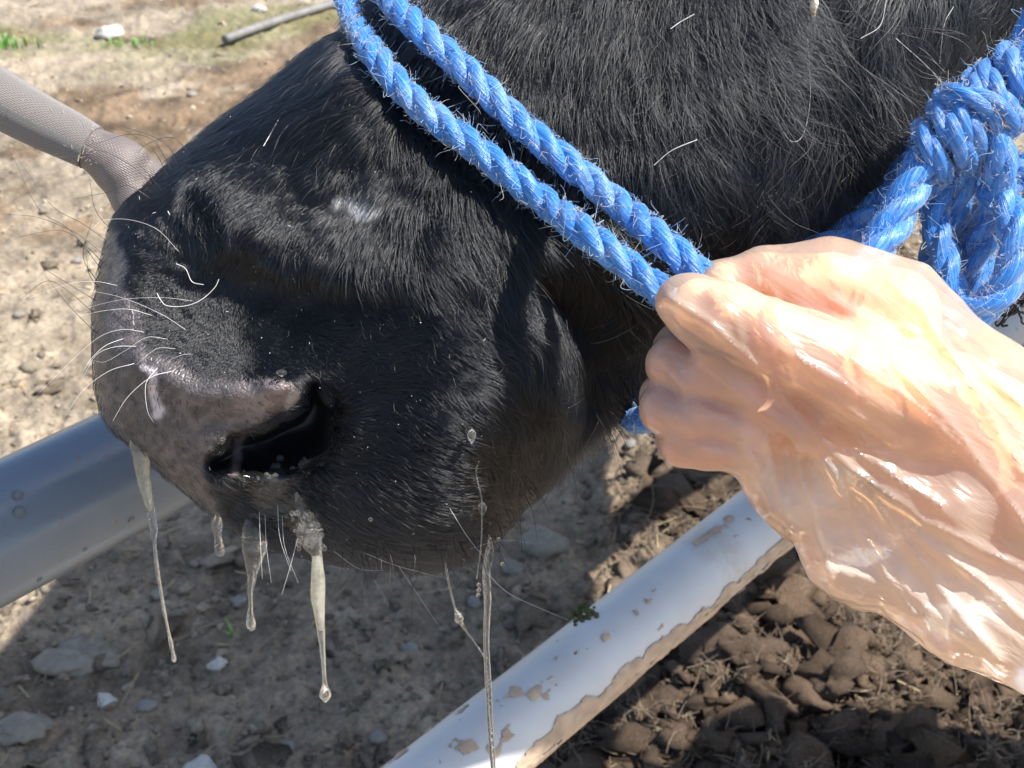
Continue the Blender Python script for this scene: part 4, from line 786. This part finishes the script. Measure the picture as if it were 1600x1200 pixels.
M_.surf(M_.mixs(M_.mul(l1.outputs['Facing'], .5), t1.outputs[0], M_.mixs(.55, g1.outputs[0], d1.outputs[0]))); M_bub = M_.m
def bubbles(pts, dd, par):
    Vb, Fb = ico(2); V = np.vstack([Vb*r*dd/FPX+C(x, y, dd-.002*rng.random()) for x, y, r in pts]); Fc = np.vstack([Fb+k*len(Vb) for k in range(len(pts))]); tag(mk('bubbles', V, Fc, M_bub, par), kind='stuff')
s1 = mucus([(219, 676, 12), (219, 690, 16), (221, 715, 14), (224, 745, 11), (229, 770, 9), (236, 800, 6), (240, 825, 6.5), (241, 845, 3.5), (246, 890, 3), (255, 945, 2.4), (263, 985, 2), (267, 1005, 3.2), (270, 1018, 2.4), (272, 1030, 3.5), (273, 1035, 1)], 'mucus string hanging from the nose tip in front of the blue grey rail', d=.552)
tube('thick_top', C([216, 219, 222, 226, 231, 236], [684, 700, 724, 752, 778, 798], .5525), np.array([13, 13, 11.5, 8.5, 6, 3])*.552/FPX*.9, M_thick, s1, 14)
mucus([(343, 792, 2), (339, 820, 8), (340, 835, 6), (342, 850, 7), (344, 862, 8), (345, 869, 3)], 'short droplet hanging from the lip left of the branching string', d=.553)
s3 = mucus([(400, 775, 2), (392, 800, 9), (396, 818, 16), (398, 834, 20), (398, 846, 21), (397, 865, 17), (395, 885, 11), (393, 910, 6), (391, 925, 4), (392, 945, 3), (391, 960, 5), (392, 972, 7.5), (393, 981, 7), (393, 986, 2)], 'wide sheet of mucus narrowing to a drop under the nostril', d=.548)
s4 = mucus([(462, 770, 2), (470, 790, 9), (482, 815, 18), (484, 832, 21), (489, 852, 15), (495, 866, 9), (496, 885, 9.5), (497, 905, 11.5), (497, 935, 11.5), (499, 958, 8.5), (502, 990, 6), (505, 1030, 4), (507, 1065, 3.6), (508, 1080, 8), (508.5, 1089, 8.5), (509, 1097, 2)], 'long yellowish mucus string with foam at its top, ending in a round drop', d=.528)
tube('thick_middle', C([495, 496, 497, 497, 499, 501], [868, 885, 905, 935, 958, 985], .5285), np.array([6, 7.5, 9.5, 9.5, 7, 3.5])*.528/FPX*.9, M_thick, s4, 14)
bubbles([(465+rng.uniform(-8, 34)+.25*(b-820), b, rng.uniform(1.4, 4.6)) for b in rng.uniform(800, 858, 60)], .5225, s4)
s5 = mucus([(764, 835, 1), (766, 852, 5), (764, 870, 7), (760, 895, 6.5), (762, 940, 5.5), (760, 1000, 5), (763, 1070, 5.2), (766, 1130, 5), (770, 1190, 4.5), (774, 1260, 4), (778, 1400, 3)], 'longest clear string falling from the chin in front of the white rail', d=.545)
mucus([(695, 876, 1.6), (702, 915, 1.6), (711, 950, 2), (716, 962, 6), (718, 969, 7), (722, 976, 3), (730, 988, 1.4), (742, 1004, 1.2), (757, 1026, 1.5)], 'thin thread with one bead joining the longest clear string', d=.545, name='mucus_thread')
for k, (x, y, r) in enumerate(((28, 774, 9), (30, 800, 10), (205, 812, 6), (62, 905, 5), (133, 858, 4))):
    c = on_rail(p1, x, y); Vb, Fb = ico(2); ax = c-p1; ax -= RD*(ax@RD); ax /= np.linalg.norm(ax); q = Vb*r*.72/FPX; q = q-np.outer(q@ax, ax)*.6
    tag(mk('droplet', q+c, Fb, M_muc), ['upper of two big drops on the blue grey rail at the left edge', 'lower of two big drops on the blue grey rail at the left edge', 'clear drop on the rail right beside the mucus string', 'small drop near the lower edge of the blue grey rail', 'small drop midway along the blue grey rail'][k], 'droplet', 'drops on the rail')
def drop(x, y, r, el, label, group=None):
    dd = sdepth(x, y, .55)-.007; n = 24; t = np.linspace(0, 1, n); q = np.stack([x+0*t, y-el*r+2*el*r*t, r*np.sin(np.pi*t**.8)+.2], 1); o = tube('droplet', C(q[:, 0], q[:, 1], dd), q[:, 2]*dd/FPX, M_muc, None, 14); return tag(o, label, 'droplet', group)
drop(737, 682, 7, 1.7, 'clear drop stuck on the fur of the upper lip'); drop(754, 795, 7, 1.7, 'clear bead low on the lip fur, under the higher drop')
drop(440, 583, 8, .8, 'round wet bead on the upper rim of the nostril')
for x, y, lb in ((766, 817, 'upper of two tiny beads close together at the lip edge'), (769, 825, 'lower of two tiny beads close together at the lip edge'), (779, 843, 'tiny bead at the lip edge above the longest string'), (785, 882, 'tiny droplet on a whisker right of the longest string'),
 (748, 914, 'topmost of three tiny beads in a row left of the longest string'), (748, 922, 'middle one of three tiny beads in a row left of the longest string'), (747, 930, 'lowest of three tiny beads in a row left of the longest string'), (579, 812, 'lone tiny bead on the lip fur between the nostril and the chin'), (697, 868, 'tiny droplet on the chin edge at the top of the thin thread')): drop(x, y, 3.4, 1.1, lb, 'droplets along the lip')
mucus([(748, 720, 1.1), (744, 740, 1.1), (752, 775, 1.1), (753, 790, 1.1), (752, 850, 1), (745, 905, 1)], 'fine thread running down through the two lip beads', name='mucus_thread', wob=.05)
# wet patches in the nostril and on the lip: blobs of clear slime
V = []; Fc = []; Vb, Fb = ico(2)
for k in range(90):
    x, y = ((340+rng.normal(0, 8), 690+rng.normal(0, 14)) if k < 14 else (415+rng.normal(0, 20), 765+rng.normal(0, 22)) if k < 55 else (478+rng.normal(0, 12), 735+rng.normal(0, 16)))
    r = rng.gamma(2, 1.3)+.8; dd = sdepth(x, y); D = 1+.6*(vn3(Vb[:, 0]*1.5+k, Vb[:, 1]*1.5, Vb[:, 2]*1.5)-.5); q = (Vb*D[:, None])*r*dd/FPX
    q = q-np.outer(q@FW, FW)*.5; V.append(q+C(x, y, dd)); Fc.append(Fb+k*len(Vb))
tag(mk('slime', np.vstack(V), np.vstack(Fc), M_muc), 'wet slime spread over the nostril floor and lip', 'mucus', kind='stuff')
# crust of straw caught in the cheek fur, tear matter below the eye
m = M('yellow_crust'); m.p(Base_Color=m.ramp(m.noise(300, 4), [(.35, (.4, .27, .13)), (.6, (.72, .66, .52))]), Roughness=.6); m.bump(m.noise(500), .6, .001); M_cr = m.m
def crust(pts, label, name='straw_flake'):
    q = cr(np.array(pts, float), 30); dd = np.array([sdepth(a, b) for a, b in q[:, :2]])-.018; r = q[:, 2]*(1+.5*(fbm(np.arange(30)/3., np.zeros(30), 4, 2)-.4)); tag(tube(name, C(q[:, 0], q[:, 1], dd), r*.5/FPX, M_cr, None, 10), label, 'flake')
crust([(1327, 252, 3), (1334, 250, 4), (1340, 262, 5), (1338, 278, 4.5), (1335, 287, 2)], 'bent yellow flake caught in the fur beside the knotted rope')
crust([(1272, -14, 6), (1272, 6, 7), (1270, 18, 5), (1272, 26, 2)], 'yellowish crust of matter in the wet fur below the eye')
# black netting behind the bunch of rope
m = M('black_twine'); m.p(Base_Color=(.025, .025, .03), Roughness=.6); M_tw = m.m
net = empty('black_netting', 'scrap of tangled black netting hanging right of the rope loops', 'netting')
for k in range(9):
    a = rng.uniform(1555, 1640, (6, 2)); a[:, 1] = rng.uniform(415, 510, 6); a = a[np.argsort(a[:, 0] if k % 2 else a[:, 1])]
    q = cr(np.column_stack([a, rng.uniform(.54, .56, 6)]), 60); tube('twine', C(q[:, 0], q[:, 1], q[:, 2]), .00055, M_tw, net, 8)
